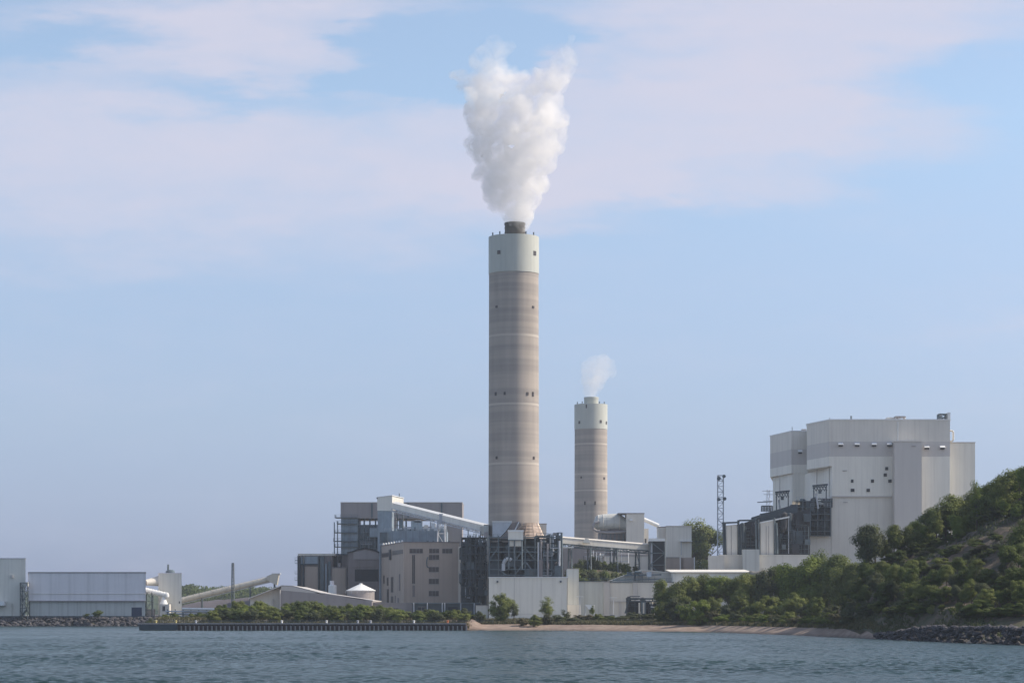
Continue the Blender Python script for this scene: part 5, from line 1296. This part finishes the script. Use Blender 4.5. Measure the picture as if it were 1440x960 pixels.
m.build('roof_stack', M['msteel'], t)
m = MB(); x = PX(1337, YF); m.path([(x, YF + 4, PZ(604.5, YF)), (PX(1341.5, YF), YF + 4, PZ(604.5, YF)), (PX(1343, YF), YF + 4, PZ(606.5, YF)), (PX(1343, YF), YF + 4, PZ(617, YF)), (PX(1341, YF), YF + 4, PZ(619.3, YF)), (x, YF + 4, PZ(619.3, YF))], .42, 10); m.build('pipe_loop', M['clad'], t)

# dark bays and hoists
def hoist(px0, px1, ytop, ybot, Y, label):
    t = bld('hoist_frame', label, 'hoist', (px0 + px1) / 2, Y, z=PZ(ybot, Y))
    for k in (px0 + 1, px1 - 1): MB().rect(k - .7, k + .7, ytop + 1, ybot, Y, .5).build('post', M['steel'], t)
    m = MB(); m.beam(V3(px0 - 1, ytop + 1.5, Y), V3(px1 + 1, ytop - .5, Y), .8); m.beam(V3(px0 - 1, ytop + 4, Y), V3(px1, ytop + 2.5, Y), .35); m.build('top_beam', M['steel'], t)
    m = MB(); n = 5
    for i in range(n):
        a = px0 + (px1 - px0) * i / n; b_ = px0 + (px1 - px0) * (i + 1) / n; m.beam(V3(a, ytop + 1, Y), V3(b_, ytop + 8, Y), .3); m.beam(V3(b_, ytop, Y), V3(a, ytop + 9, Y), .25)
    m.build('bracing', M['steel'], t)
    MB().rect((px0 + px1) / 2 - 2, (px0 + px1) / 2 + 2, ytop + 7, ytop + 12, Y + .6, 1.5).build('winch', M['msteel'], t)
    m = MB(); m.tube(V3(px0 + 4, ytop + 12, Y + 1), V3(px0 + 7, ybot, Y + 1), .4, 8); m.build('chute', M['galv'], t)
hoist(1091, 1109.5, 690.5, 722, 1085, 'smaller dark hoist frame under the left wing of the boiler building')
hoist(1143.5, 1163, 681.5, 715, 1035.5, 'larger dark hoist frame under the main wing of the boiler building')
t = bld('boiler_bay', 'dark machinery bay packed with ducts in the notch of boiler building', 'machinery bay', 1140, 1050)
Y = 1036
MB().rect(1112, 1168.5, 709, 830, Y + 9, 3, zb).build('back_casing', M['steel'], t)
for k in (1121, 1129, 1139.5, 1150, 1160, 1168): MB().rect(k - .5, k + .5, 703, 754, Y + 2, .4).build('column', M['msteel'], t)
for y_ in (703.5, 712, 722, 730, 746, 752.5): MB().box(PX(1120 if y_ < 725 else 1139, Y), PX(1168.5, Y), Y + 1.5, Y + 9, PZ(y_ + .6, Y), PZ(y_, Y)).build('platform', M['msteel'], t)
m = MB(); railing(m, V3(1120, 703.5, Y + 1.5), V3(1168.5, 703.5, Y + 1.5), 1.6, 1.2); railing(m, V3(1140, 712, Y + 1.5), V3(1168.5, 712, Y + 1.5), 1.4, 1.4); m.build('railing', M['galv'], t)
clutter(t, PX(1121, Y), PX(1168, Y), Y + 3, Y + 8, PZ(752, Y), PZ(700, Y), 34, 91, ['steel', 'msteel', 'steel', 'steel'], (1.5, 4))
MB().tube(V3(1129, 741, Y + 1), V3(1129, 735, Y + 3), .8, 10).build('nozzle', M['black'], t)
t = bld('turbine_bay', 'row of pale wall panels and dark open bays left of boiler building', 'turbine bay', 1078, 1020)
Y = 1015
zb = gb(1078, Y, -6)
def slab(px0, px1, t0, t1, Yn=Y, mt='clad', name='wall_panel'):
    m = MB(); m.face([(PX(px0, Yn), Yn, zb), (PX(px1, Yn), Yn, zb), V3(px1, t1, Yn), V3(px0, t0, Yn)], 2.2); return m.build(name, M[mt], t)
slab(1021.5, 1037, 738.5, 737); slab(1069.5, 1088, 734.5, 731)
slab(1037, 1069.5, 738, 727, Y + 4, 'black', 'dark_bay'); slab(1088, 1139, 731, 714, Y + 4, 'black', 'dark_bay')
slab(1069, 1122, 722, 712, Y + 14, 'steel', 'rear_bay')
m = MB(); m.face([(PX(1069, Y), Y - .4, PZ(735.6, Y)), (PX(1110, Y), Y - .4, PZ(727.5, Y)), (PX(1110, Y), Y - .4, PZ(725.5, Y)), (PX(1069, Y), Y - .4, PZ(733.6, Y))], 4); m.build('roof_strip', M['white'], t)
for k, a, b_ in ((1018, 735, 783), (1020.5, 735, 783), (1039, 731, 782), (1042, 736, 782), (1063.5, 728, 780), (1067.5, 730, 780), (1090, 728, 779), (1093, 735, 779)):
    m = MB(); m.beam((PX(k, Y), Y - .6, PZ(b_, Y)), (PX(k - 1.2, Y), Y - .6, PZ(a, Y)), .55); m.build('column', M['msteel' if k > 1062 else 'steel'], t)
for k in (1028.5, 1077.5, 1081): MB().rect(k - .3, k + .3, 739, 790, Y - .15, .14).build('panel_joint', M['taupe'], t)
for a, b_, c, d_ in ((1015, 735, 1040, 734), (1039, 731.5, 1064, 731), (1064, 727.5, 1080, 724)):
    MB().beam(V3(a, b_, Y - .6), V3(c, d_, Y - .6), .7).build('portal_beam', M['steel'], t)
for r_ in ((1043, 1062, 742, 771), (1095, 1137, 740, 778)):
    m = MB(); n = int((r_[1] - r_[0]) / 5); 
    for i in range(n + 1): k = r_[0] + (r_[1] - r_[0]) * i / n; m.beam(V3(k, r_[2], Y + 3.4), V3(k, r_[3], Y + 3.4), .2)
    for y_ in np.linspace(r_[2], r_[3], 7): m.beam(V3(r_[0], y_, Y + 3.4), V3(r_[1], y_, Y + 3.4), .2)
    m.build('cladding_grid', M['msteel'], t)
MB().rect(1108.5, 1109.5, 725, 778, Y + 1, .4).build('column', M['galv'], t)
clutter(t, PX(1089, Y), PX(1138, Y), Y + 1, Y + 3.5, PZ(778, Y), PZ(722, Y), 26, 95, ['steel', 'msteel', 'steel', 'black'], (1.5, 4))
clutter(t, PX(1040, Y), PX(1068, Y), Y + 1, Y + 3.5, PZ(776, Y), PZ(736, Y), 8, 96, ['steel', 'black'], (1.5, 4))
for a, b_ in ((1071, 1086),):
    m = MB(); 
    for k in range(int((b_ - a) / 2) + 1): m.beam(V3(a + k * 2.2, 719, Y + 13), V3(a + k * 2.2, 711, Y + 13), .4)
    m.beam(V3(a, 711, Y + 13), V3(b_, 711, Y + 13), .4); m.beam(V3(a - 6, 706, Y + 13), V3(b_, 705, Y + 13), .35); m.build('louvre_rack', M['steel'], t)
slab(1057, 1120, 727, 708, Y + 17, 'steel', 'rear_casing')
t = bld('retaining_wall', 'long pale base wall in front of the dark open bays', 'wall', 1075, Y)
Y = 1008
MB().rect(1012, 1141, 780.5, 830, Y, 5, zb).build('wall', M['clad'], t)
MB().rect(1011.7, 1141.3, 779.6, 780.5, Y - .2, 5.4).build('coping', M['cladw'], t)
MB().rect(1044.5, 1068, 772, 830, Y - 4, 3.8, zb).build('front_block', M['lowgrey'], t)
MB().rect(996.5, 1019, 781, 830, Y - 3, 2.8, zb).build('side_block', M['clad'], t)

# ================================================================== SHORE
# sheet pile wall
Y = 768
x0, x1 = PX(196, Y), PX(655, Y)
t = thing('sheet_pile_wall', 'long rusty sheet pile wall with pale concrete cap along the water', 'sea wall', (x0 + x1) / 2, Y, -.5)
m = MB(); pitch = 1.42; x = x0; v = []; z0, z1 = -1.5, 2.0
pts = []
while x < x1:
    pts += [(x, Y), (x + pitch * .35, Y), (x + pitch * .5, Y + .55), (x + pitch * .85, Y + .55)]; x += pitch
pts.append((x1, Y)); n = len(pts)
m.add([(a, b_, z0) for a, b_ in pts] + [(a, b_, z1) for a, b_ in pts], [(i, i + 1, n + i + 1, n + i) for i in range(n - 1)]); m.build('sheet_piling', M['rust'], t)
MB().box(x0 - .4, x1 + .2, Y - .35, Y + 1.6, 2.0, 2.45).build('concrete_cap', M['kconc'], t)
MB().box(PX(196, Y), PX(250, Y), Y - .55, Y - .36, .2, 1.9).build('timber_fender', M['steel'], t)
m = MB()
for i in range(0, 67): 
    xx = x0 + 12 + i * 1.42; m.box(xx, xx + .42, Y - .42, Y - .05, .0, 1.5)
m.build('waling_bracket', M['kconc'], t)
MB().box(x0, x1, Y - .18, Y - .02, .75, .98).build('waler', M['rust'], t)
for px_, mt in ((219, 'yellow'), (247, 'yellow'), (396, 'white'), (459, 'white'), (582, 'white'), (629.5, 'orange'), (503, 'galv'), (521, 'galv'), (275, 'galv')):
    tt = thing('bollard', {219: 'pale yellow bollard at far left end of the sheet pile wall', 247: 'pale yellow bollard second from left on the sheet pile wall', 629.5: 'orange bollard at the beach end of the sheet pile wall'}.get(px_, f'small {mt if mt == "white" else "grey"} bollard on the sheet pile wall cap'),
               'bollard', PX(px_, Y), Y + .8, 2.45, 'bollards on the sheet pile wall')
    X = PX(px_, Y); MB().lathe(X, Y + .8, [(.3, 2.45), (.26, 2.95), (.4, 3.0), (.4, 3.2), (.2, 3.3)], 12).build('post', M[mt], tt)
m = MB()
for i in range(15):
    a = x0 + 4 + i * 7.4; railing(m, (a, Y + 1.3, 2.45), (a + 7.0, Y + 1.3, 2.45), .9, 3.5)
tag(m.build('railing', M['msteel']), 'thin dark railing along the top of the sheet pile wall', 'railing')
# riprap
rockm = surf('shore_rock', (.072, .068, .074), .9, .65, scale=(.35, .35, .35), bump=.8)
def riprap(name, label, xa, xb, fy, dep, n, zmax, sz, seed):
    g = np.random.RandomState(seed); m = MB(); import bmesh
    base = []
    for s in range(6):
        bm = bmesh.new(); bmesh.ops.create_icosphere(bm, subdivisions=1, radius=1)
        for v_ in bm.verts: v_.co *= 1 + g.uniform(-.28, .25); 
        vs_ = [tuple(v_.co) for v_ in bm.verts]; fs_ = [tuple(q.index for q in f_.verts) for f_ in bm.faces]; base.append((vs_, fs_)); bm.free()
    for i in range(n):
        x = g.uniform(xa, xb); u = g.rand(); y = fy(x) + dep * u - .5; zc = -.4 + (zmax(x) if callable(zmax) else zmax) * min(1, u * 1.7) + g.uniform(-.2, .2)
        vs_, fs_ = base[g.randint(6)]; s = g.uniform(*sz); rot = Matrix.Rotation(g.uniform(0, 6.3), 3, 'Z') @ Matrix.Rotation(g.uniform(0, 6.3), 3, 'X')
        sc = Vector((g.uniform(.9, 1.5), g.uniform(.8, 1.2), g.uniform(.6, .95)))
        m.add([tuple(Vector((x, y, zc)) + Vector([a * b_ for a, b_ in zip(rot @ Vector(q), sc)]) * s) for q in vs_], fs_)
    o = m.build(name, rockm); o['kind'] = 'stuff'; tag(o, label, 'rocks'); return o
riprap('riprap', 'band of dark rubble rocks along the water below the long shed', -245, -121, lambda x: float(shore(x)) - 1, 10, 1500, 3.6, (.5, 1.25), 1)
riprap('riprap', 'heaped grey boulders along the water at right, below the wooded bluff', 80.5, 135, lambda x: float(shore(x)) - 4, 9, 2600, lambda x: 1.2 + 2.0 * float(ss(x, 80, 86)), (.28, .85), 2)
# ledge above left riprap
t = thing('quay_edge', 'thin dark kerb above the rubble rocks in front of the long shed', 'kerb', -180, 1003, 3.2)
MB().box(-260, -121, 1009, 1009.6, 2.5, 4.3).build('kerb', M['steel'], t)
# driftwood, beach debris
g = random.Random(9)
for i, px_ in enumerate((908, 922, 941, 1141, 1146)):
    Y = (700, 694, 690, 628, 625)[i]; X = PX(px_, Y); z = gz(X, Y) + .25
    m = MB(); pts = [Vector((X + k * .55 * g.uniform(.8, 1.2), Y + g.uniform(-.2, .2), z + g.uniform(-.05, .35))) for k in range(-2, 3)]
    for a, b_ in zip(pts, pts[1:]): m.tube(a, b_, .22, 7, .17)
    m.tube(pts[2], pts[2] + Vector((.3, 0, 1.1)), .1, 5, .04); m.tube(pts[3], pts[3] + Vector((-.5, .2, .8)), .09, 5, .03)
    tag(m.build('driftwood', M['steel']), ('dark driftwood, leftmost on the sand below the grove', 'dark driftwood, second from the left on the sand', 'dark driftwood, third from the left on the sand', 'dark driftwood, fourth from the left near the boulders', 'dark driftwood, closest to the boulders')[i], 'driftwood', 'driftwood on the beach')
m = MB(); Y = 735; X = PX(722, Y); z = gz(X, Y)
m.prism([(X - .9, Y), (X + 1.0, Y - .2), (X + 1.2, Y + 1), (X - .7, Y + 1.3)], z - .2, [z + 1.5, z + 2.6, z + 1.9, z + 1.2]); tag(m.build('white_boulder', M['white']), 'pale angular boulder on the sand in front of the white building', 'boulder')

# ================================================================== PLANTS
ROW = row
# grove behind the beach
grove = [(k, a, Yv, top, lf, wd) for k, a, Yv, top, lf, wd in (
 ('round', 938, 770, 812, 'spring', .95), ('tall', 951, 765, 815, 'spring', 1.2), ('round', 968, 775, 808, 'spring', .85), ('round', 990, 780, 805, 'spring', .9), ('tall', 1008, 775, 808, 'vivid', 1.2),
 ('round', 1025, 768, 812, 'spring', .8), ('round', 1046, 765, 804, 'spring', .9), ('tall', 1062, 770, 806, 'spring', 1.2), ('round', 1080, 762, 797, 'dull', .8), ('round', 1097, 765, 792, 'vivid', .8),
 ('tall', 1112, 755, 790, 'vivid', 1.0), ('round', 1126, 760, 793, 'spring', .8), ('tall', 1140, 752, 779, 'vivid', 1.0), ('round', 1152, 760, 770, 'dark', .62), ('tall', 1166, 748, 783, 'spring', 1.0), ('tall', 1178, 745, 777, 'dark', 1.05), ('tall', 1190, 735, 783, 'spring', 1.0), ('tall', 1203, 730, 789, 'spring', .9))]
ROW(grove, 'tree', 'in the tall grove behind the beach', 'trees in the grove behind the beach')
front = [('shrub', 934, 748, 845, 'spring', .9), ('shrub', 950, 742, 838, 'dull', .9), ('shrub', 966, 735, 848, 'vivid', 1.0), ('shrub', 984, 728, 842, 'vivid', 1.0), ('shrub', 1004, 730, 838, 'spring', 1.0), ('shrub', 1022, 722, 850, 'dull', 1.0), ('shrub', 1040, 722, 836, 'spring', 1.0),
         ('shrub', 1060, 715, 848, 'dark', 1.0), ('shrub', 1078, 712, 836, 'spring', 1.0), ('shrub', 1096, 706, 845, 'dark', 1.1), ('shrub', 1115, 700, 832, 'spring', 1.0), ('shrub', 1134, 690, 848, 'dull', 1.1), ('shrub', 1152, 682, 838, 'dark', 1.0), ('shrub', 1170, 672, 850, 'dull', 1.1), ('shrub', 1188, 660, 836, 'dark', 1.0), ('shrub', 1204, 645, 850, 'dull', 1.0)]
ROW(front, 'bush', 'along the front foot of the beach grove', 'bushes at the foot of the grove')
# bluff
crest = [('round', 1222, 700, 735, 'dull', .7), ('tall', 1232, 695, 737, 'dark', .9), ('wispy', 1218, 690, 765, 'dull', 1.0), ('tall', 1257, 690, 736, 'spring', .95), ('round', 1246, 698, 757, 'dark', .8),
         ('round', 1268, 685, 752, 'dark', 1.0), ('round', 1281, 680, 737, 'dull', .8), ('round', 1294, 672, 730, 'dark', .95), ('tall', 1306, 672, 712, 'dark', 1.1), ('round', 1317, 665, 709, 'dull', .75), ('tall', 1331, 660, 704, 'dark', 1.2), ('tall', 1346, 652, 693, 'dark', 1.1),
         ('tall', 1358, 655, 703, 'vivid', 1.0), ('round', 1374, 650, 674, 'vivid', .62), ('round', 1388, 648, 690, 'dark', .9), ('round', 1401, 655, 664, 'dark', .8), ('round', 1418, 650, 657, 'vivid', .8), ('round', 1433, 645, 655, 'dark', .8), ('round', 1448, 640, 652, 'vivid', .8), ('round', 1465, 635, 650, 'dark', .8)]
crest = [(('wispy' if i % 4 == 1 else k), a, crestY(a) - 2 + (i % 3) * 3, top, (lf, 'spring', 'vivid', lf, 'spring')[i % 5], w_ * (1.25 if i % 4 == 1 else 1.1)) for i, (k, a, Yv, top, lf, w_) in enumerate(crest)]
ROW(crest, 'tree', 'along the crest of the bluff', 'trees along the crest of the bluff')
crest2 = [('shrub', 1262, 660, 772, 'dark', 1.0), ('shrub', 1284, 662, 756, 'spring', 1.0), ('shrub', 1303, 655, 741, 'vivid', 1.0), ('tall', 1345, 632, 724, 'vivid', .8), ('shrub', 1362, 634, 722, 'dull', 1.0), ('shrub', 1380, 630, 712, 'dark', 1.1),
          ('round', 1411, 622, 703, 'vivid', 1.15), ('round', 1432, 618, 707, 'vivid', 1.15), ('round', 1395, 632, 708, 'dark', 1.0), ('round', 1452, 612, 700, 'dark', 1.1)]
crest2 = [(k, a, crestY(a) - 8 - (i % 3) * 3, top, (lf, 'vivid', 'spring')[i % 3], w_ * .95) for i, (k, a, Yv, top, lf, w_) in enumerate(crest2)]
under = [('shrub', 1205 + i * 9.6 + g.uniform(-2, 2), crestY(1205 + i * 9.6) - 3, 0, g.choice(['dark', 'dull', 'spring', 'dark']), 1.25) for i in range(26)]
under = [(k, a, Yv, HY - (gz(PX(a, Yv), Yv) - CH) * F / Yv - g.uniform(9, 19) - (6 if a > 1380 else 0), lf, w_) for k, a, Yv, _, lf, w_ in under]
ROW(under, 'undergrowth shrub', 'under the crest trees of the bluff', 'undergrowth along the bluff crest')
back = [('round', a, crestY(a) + 16, top, lf, 1.05) for a, top, lf in ((1352, 706, 'dark'), (1368, 690, 'spring'), (1384, 680, 'dark'), (1397, 672, 'vivid'), (1410, 668, 'dark'), (1426, 662, 'spring'), (1442, 660, 'dark'))]
ROW(back, 'dense tree', 'behind the crest of the bluff', 'dense trees behind the bluff crest')
ROW(crest2, 'small tree', 'below the crest trees', 'lower growth under the crest trees')
g = random.Random(21)
for base, pstart, hh, kinds, words, st in ( (814, 1226, (16, 30), ('tall', 'round', 'tall'), 'on the middle slope of the bluff', 13.5),
                                       (832, 1214, (24, 40), ('tall', 'round', 'shrub'), 'on the lower slope of the bluff', 13), (852, 1206, (24, 40), ('round', 'shrub', 'tall'), 'near the bottom of the bluff', 12.5), (868, 1200, (14, 28), ('shrub', 'shrub', 'round'), 'just above the boulders', 11.5)):
    row_ = []; a = pstart
    while a < 1450:
        by = base + g.uniform(-4, 4); Yv = hit(a, by)
        if Yv and not (base == 797 and 1330 < a < 1420 and g.random() < .5): row_.append((g.choice(kinds), a, Yv, by - g.uniform(*hh), g.choice(['dark', 'dark', 'dull', 'spring']), 1.15))
        a += st * g.uniform(.75, 1.25)
    ROW(row_, 'leafy growth', words, 'growth ' + words)
for a, by, top, lf, lb in ((1345, 768, 722, 'vivid', 'bright green young tree standing alone on the bare scarp'), (1432, 806, 737, 'dark', 'tall dark tree right of the bare scarp'), (1443, 796, 728, 'dark', 'tall dark tree cut by the right edge of the photo'), (1417, 818, 765, 'dark', 'dark tree at the lower right end of the bare scarp')):
    plant('tall', a, hit(a, by) or 560, top, lb, None, lf, 1.0)
sc = [('shrub', a, hit(a, by) or 600, by - hh, lf, 1.1) for a, by, hh, lf in ((1296, 786, 12, 'dull'), (1312, 778, 10, 'spring'), (1330, 785, 14, 'dark'), (1343, 775, 9, 'dull'), (1362, 790, 14, 'dull'), (1372, 766, 9, 'spring'), (1386, 782, 12, 'dark'), (1398, 757, 8, 'dull'), (1408, 776, 12, 'dull'), (1322, 796, 13, 'spring'), (1350, 799, 13, 'dark'), (1378, 797, 14, 'dull'))]
for i in range(26):
    a = g.uniform(1255, 1425); by = np.interp(a, [1250, 1300, 1350, 1400, 1425], [800, 788, 776, 756, 760]) + g.uniform(0, 30); Yh = hit(a, by)
    if Yh: sc.append(('shrub', a, Yh, by - g.uniform(6, 13), g.choice(['dull', 'spring', 'dark', 'grass']), g.uniform(.7, 1.2)))
sc = sorted(g.sample(sc, 28), key=lambda q: q[1])
ROW(sc, 'tuft of brush', 'on the bare earth scarp', 'brush on the bare scarp')
def beach_top(px):      # first ground behind the sand on this bearing
    Y = np.arange(520, 800, 2.0); X = PX(px, Y); k = np.nonzero(Y - shore(X) > 12 + np.interp(X, [48, 62, 76, 84], [22, 40, 52, 40]))[0]; return float(Y[k[0]])
gr = [('shrub', 932 + i * 12 + g.uniform(-3, 3), beach_top(932 + i * 12), 867 - g.uniform(0, 10), g.choice(['dull', 'spring', 'grass', 'vivid']), 1.25) for i in range(23)]
ROW(gr, 'low bush', 'between the sand and the grove', 'low bushes between sand and grove')
# singles at the beach
plant('shrub', 703, 800, 832.5, 'round full green tree on the beach at left end of white building', None, 'spring', .92, cat='tree', name='leafy_tree')
plant('wispy', 722, 795, 847, 'small thin tree just right of the round beach tree', None, 'dull', 1.2)
plant('wispy', 769, 795, 837, 'slender tree standing before the right half of the white building', None, 'spring', 1.35)
plant('wispy', 795, 790, 856, 'short thin shrub by the right corner of the white building', None, 'dull', 1.6)
plant('shrub', 676, 790, 858, 'grey-green bush left of the round beach tree', None, 'dull', .9)
plant('wispy', 834, 800, 850, 'narrow dark conifer-like tree beside the white tarpaulin shelter', None, 'dark', 1.0)
weeds = [('shrub', 735 + i * 11.5 + g.uniform(-4, 4), 783 + g.uniform(-6, 6), 868 - g.uniform(0, 6) - (4 if i > 13 else 0), g.choice(['dull', 'grass', 'dull', 'spring']), g.uniform(.9, 1.3)) for i in range(19)]
ROW(weeds, 'low bush', 'at the back of the sand', 'low bushes at the back of the sand')
# pier shrubs
pier = []
for i, (a, top) in enumerate(((304, 856), (317, 851), (332, 846), (348, 852), (363, 846), (374, 850), (386, 855), (400, 853), (413, 848), (426, 846), (440, 846), (453, 849), (466, 852), (479, 853), (492, 850), (505, 851), (519, 853), (533, 852), (547, 855), (560, 858), (573, 861))):
    pier.append(('shrub', a, 800 + (i % 3) * 12, top - 2.5, ['spring', 'dark', 'spring', 'vivid'][i % 4], 1.35))
ROW(pier, 'shrub', 'along the sheet pile quay', 'shrubs on the sheet pile quay')
pier3 = [('shrub', 300 + i * 14.5 + g.uniform(-4, 4), 779 + (i % 2) * 5, 862 - g.uniform(0, 8), ['spring', 'dull', 'dark'][i % 3], 1.3) for i in range(25)]
ROW(pier3, 'low shrub', 'at the quay edge', 'low shrubs at the front edge of the quay')
pier2 = [('shrub', a, 790 + (i % 2) * 8, top, ['spring', 'dull'][i % 2], 1.0) for i, (a, top) in enumerate(((590, 857), (602, 855), (615, 858), (628, 860), (641, 856), (652, 854), (660, 861)))]
ROW(pier2, 'shrub', 'before the low dark blue shed', 'shrubs before the dark shed')
lefts = [('shrub', 232, 812, 863, 'spring', .8), ('shrub', 243, 815, 861, 'dark', .8), ('shrub', 268, 812, 862, 'spring', .9), ('shrub', 280, 810, 860, 'dark', .9), ('shrub', 214, 818, 867, 'dull', .9)]
ROW(lefts, 'small shrub', 'by the pipe rack', 'small shrubs at the left end of the quay')
plant('shrub', 138, 1003, 857, 'dark bush growing at the foot of the long shed', None, 'dark', 1.0, z=3.8)
plant('shrub', 121, 1003, 862, 'tiny bush left of the dark bush by the long shed', None, 'dark', .7, z=3.8)
# big tree behind
for a, Yv, top, wd, lb in ((975, 1190, 726, .62, 'left part of the big dark tree by the antenna mast'), (993, 1192, 737, .62, 'right part of the big dark tree by the antenna mast')):
    plant('round', a, Yv, top, lb, None, 'spring' if a < 980 else 'dark', .92)
# hillock
hk = [('shrub', 808 + i * 8.5 + g.uniform(-2, 2), 1018 + (i % 3) * 4, 782 + abs(i - 3) * 1.8 + g.uniform(-2, 3), g.choice(['dark', 'dull', 'dark']), .8) for i in range(11)]
hk += [('shrub', 812 + i * 11 + g.uniform(-3, 3), 990, 797 + i * 1.2, g.choice(['dark', 'dull']), 1.0) for i in range(9)]
ROW(hk, 'bush', 'on the bank under the level conveyor', 'bushes on the bank')
hb = heap('bank', 'earth bank', 'bank', [(PX(a, 1010), 1010, 26, PZ(b_, 1010)) for a, b_ in ((797, 830), (806, 806), (840, 801), (880, 807), (925, 818), (940, 830))], m_bluff, 5); hb['kind'] = 'structure'
for k_ in ('label', 'category'): del hb[k_]

# far treeline on the hill
def treeline():
    rngt = np.random.RandomState(2); P_ = []
    for i in range(1500):
        px_ = rngt.uniform(232, 520); Yv = rngt.uniform(1950, 2500); X = PX(px_, Yv); 
        prof = np.interp(px_, [232, 262, 300, 340, 380, 430, 520], [826, 824, 827, 825, 828, 832, 836]) + (2500 - Yv) * .012
        z = PZ(prof, Yv) - rngt.uniform(0, 16); cr = rngt.uniform(2.5, 5); n = 34
        u = rngt.randn(n, 3); u /= np.linalg.norm(u, axis=1)[:, None]; p = np.array([X, Yv, z]) + u * cr; a = rngt.randn(n, 3); a /= np.linalg.norm(a, axis=1)[:, None]; b_ = np.cross(a, u)
        b_ /= np.linalg.norm(b_, axis=1)[:, None] + 1e-6
        s = 1.3; P_.append(np.stack([p - a * s, p - b_ * s * .7, p + a * s, p + b_ * s * .7], 1))
    V_ = np.concatenate(P_, 0).reshape(-1, 3); nf = len(V_) // 4; me = bpy.data.meshes.new('treeline')
    me.vertices.add(len(V_)); me.vertices.foreach_set('co', V_.astype('f').ravel()); me.loops.add(nf * 4); me.loops.foreach_set('vertex_index', np.arange(nf * 4, dtype='i'))
    me.polygons.add(nf); me.polygons.foreach_set('loop_start', (np.arange(nf) * 4).astype('i')); me.polygons.foreach_set('loop_total', np.full(nf, 4, 'i')); me.update(calc_edges=True)
    me.materials.append(LF['dark']); o = bpy.data.objects.new('far_treeline', me); COL.objects.link(o); tag(o, 'far wooded ridge behind the coal heap', 'treeline', kind='stuff')
treeline()
# grass tufts
def tufts(name, sites, hgt, leaf, seed):
    rg = np.random.RandomState(seed); n = len(sites); S = np.array(sites); k = 7
    base = np.repeat(S, k, 0) + np.c_[rg.randn(n * k, 2) * .35, np.zeros(n * k)]; th = rg.rand(n * k) * 6.28; h = hgt * (.5 + rg.rand(n * k)); wv = .09 + .1 * rg.rand(n * k)
    dx, dy = np.cos(th) * wv, np.sin(th) * wv; ln = rg.randn(n * k, 2) * .3
    V_ = np.stack([base + np.c_[-dx, -dy, -.1 * np.ones(n * k)], base + np.c_[dx, dy, -.1 * np.ones(n * k)], base + np.c_[dx * .4 + ln[:, 0], dy * .4 + ln[:, 1], h], base + np.c_[-dx * .4 + ln[:, 0], -dy * .4 + ln[:, 1], h]], 1).reshape(-1, 3)
    nf = len(V_) // 4; me = bpy.data.meshes.new(name); me.vertices.add(len(V_)); me.vertices.foreach_set('co', V_.astype('f').ravel()); me.loops.add(nf * 4); me.loops.foreach_set('vertex_index', np.arange(nf * 4, dtype='i'))
    me.polygons.add(nf); me.polygons.foreach_set('loop_start', (np.arange(nf) * 4).astype('i')); me.polygons.foreach_set('loop_total', np.full(nf, 4, 'i')); me.update(calc_edges=True)
    me.materials.append(LF[leaf]); o = bpy.data.objects.new(name, me); COL.objects.link(o); o['kind'] = 'stuff'; return o
rg = np.random.RandomState(6)
xs = rg.uniform(-14, 84, 5200); ds = np.interp(xs, [48, 62, 76, 84], [20, 40, 52, 40]) + rg.rand(5200) ** 1.6 * 30
st = [(x, float(shore(x)) + d_) for x, d_ in zip(xs, ds)]
xq = rg.uniform(-118, -14, 2600); st += [(x, 771.5 + rg.rand() ** 1.5 * 30) for x in xq]
gg = ground(np.array([s[0] for s in st]), np.array([s[1] for s in st])); tag(tufts('beach_grass', [(a, b_, c) for (a, b_), c in zip(st, gg)], .7, 'grass', 3), 'straggly grass at the back of the beach and quay', 'grass')
xs = rg.uniform(82, 160, 16000); ys = rg.uniform(440, 720, 16000); ok = (ys - shore(xs)) > 10
# leave the eroded scars bare
ok &= vnoise(xs, ys, 11, 12) > -.25; ok &= ~((xs > 103) & (ground(xs, ys) > 15.5) & (rg.rand(len(xs)) > .45))
xs, ys = xs[ok], ys[ok]; gg = ground(xs, ys); tag(tufts('bluff_grass', list(zip(xs, ys, gg)), .55, 'dull', 4), 'rough grass and brush covering the bluff slope', 'grass')

# ================================================================== air
def haze():
    m = MB(); m.box(-3950, 3950, -160, 6400, -6, 320); 
    mt = bpy.data.materials.new('haze_air'); mt.use_nodes = True; n = mt.node_tree.nodes; n.clear(); o = n.new('ShaderNodeOutputMaterial'); v = n.new('ShaderNodeVolumePrincipled')
    v.inputs['Color'].default_value = (.80, .88, 1.0, 1); v.inputs['Density'].default_value = HAZE; v.inputs['Anisotropy'].default_value = 0.2
    mt.node_tree.links.new(v.outputs[0], o.inputs['Volume']); ob = m.build('haze', mt); ob['kind'] = 'stuff'
HAZE = 6.5e-5
haze()
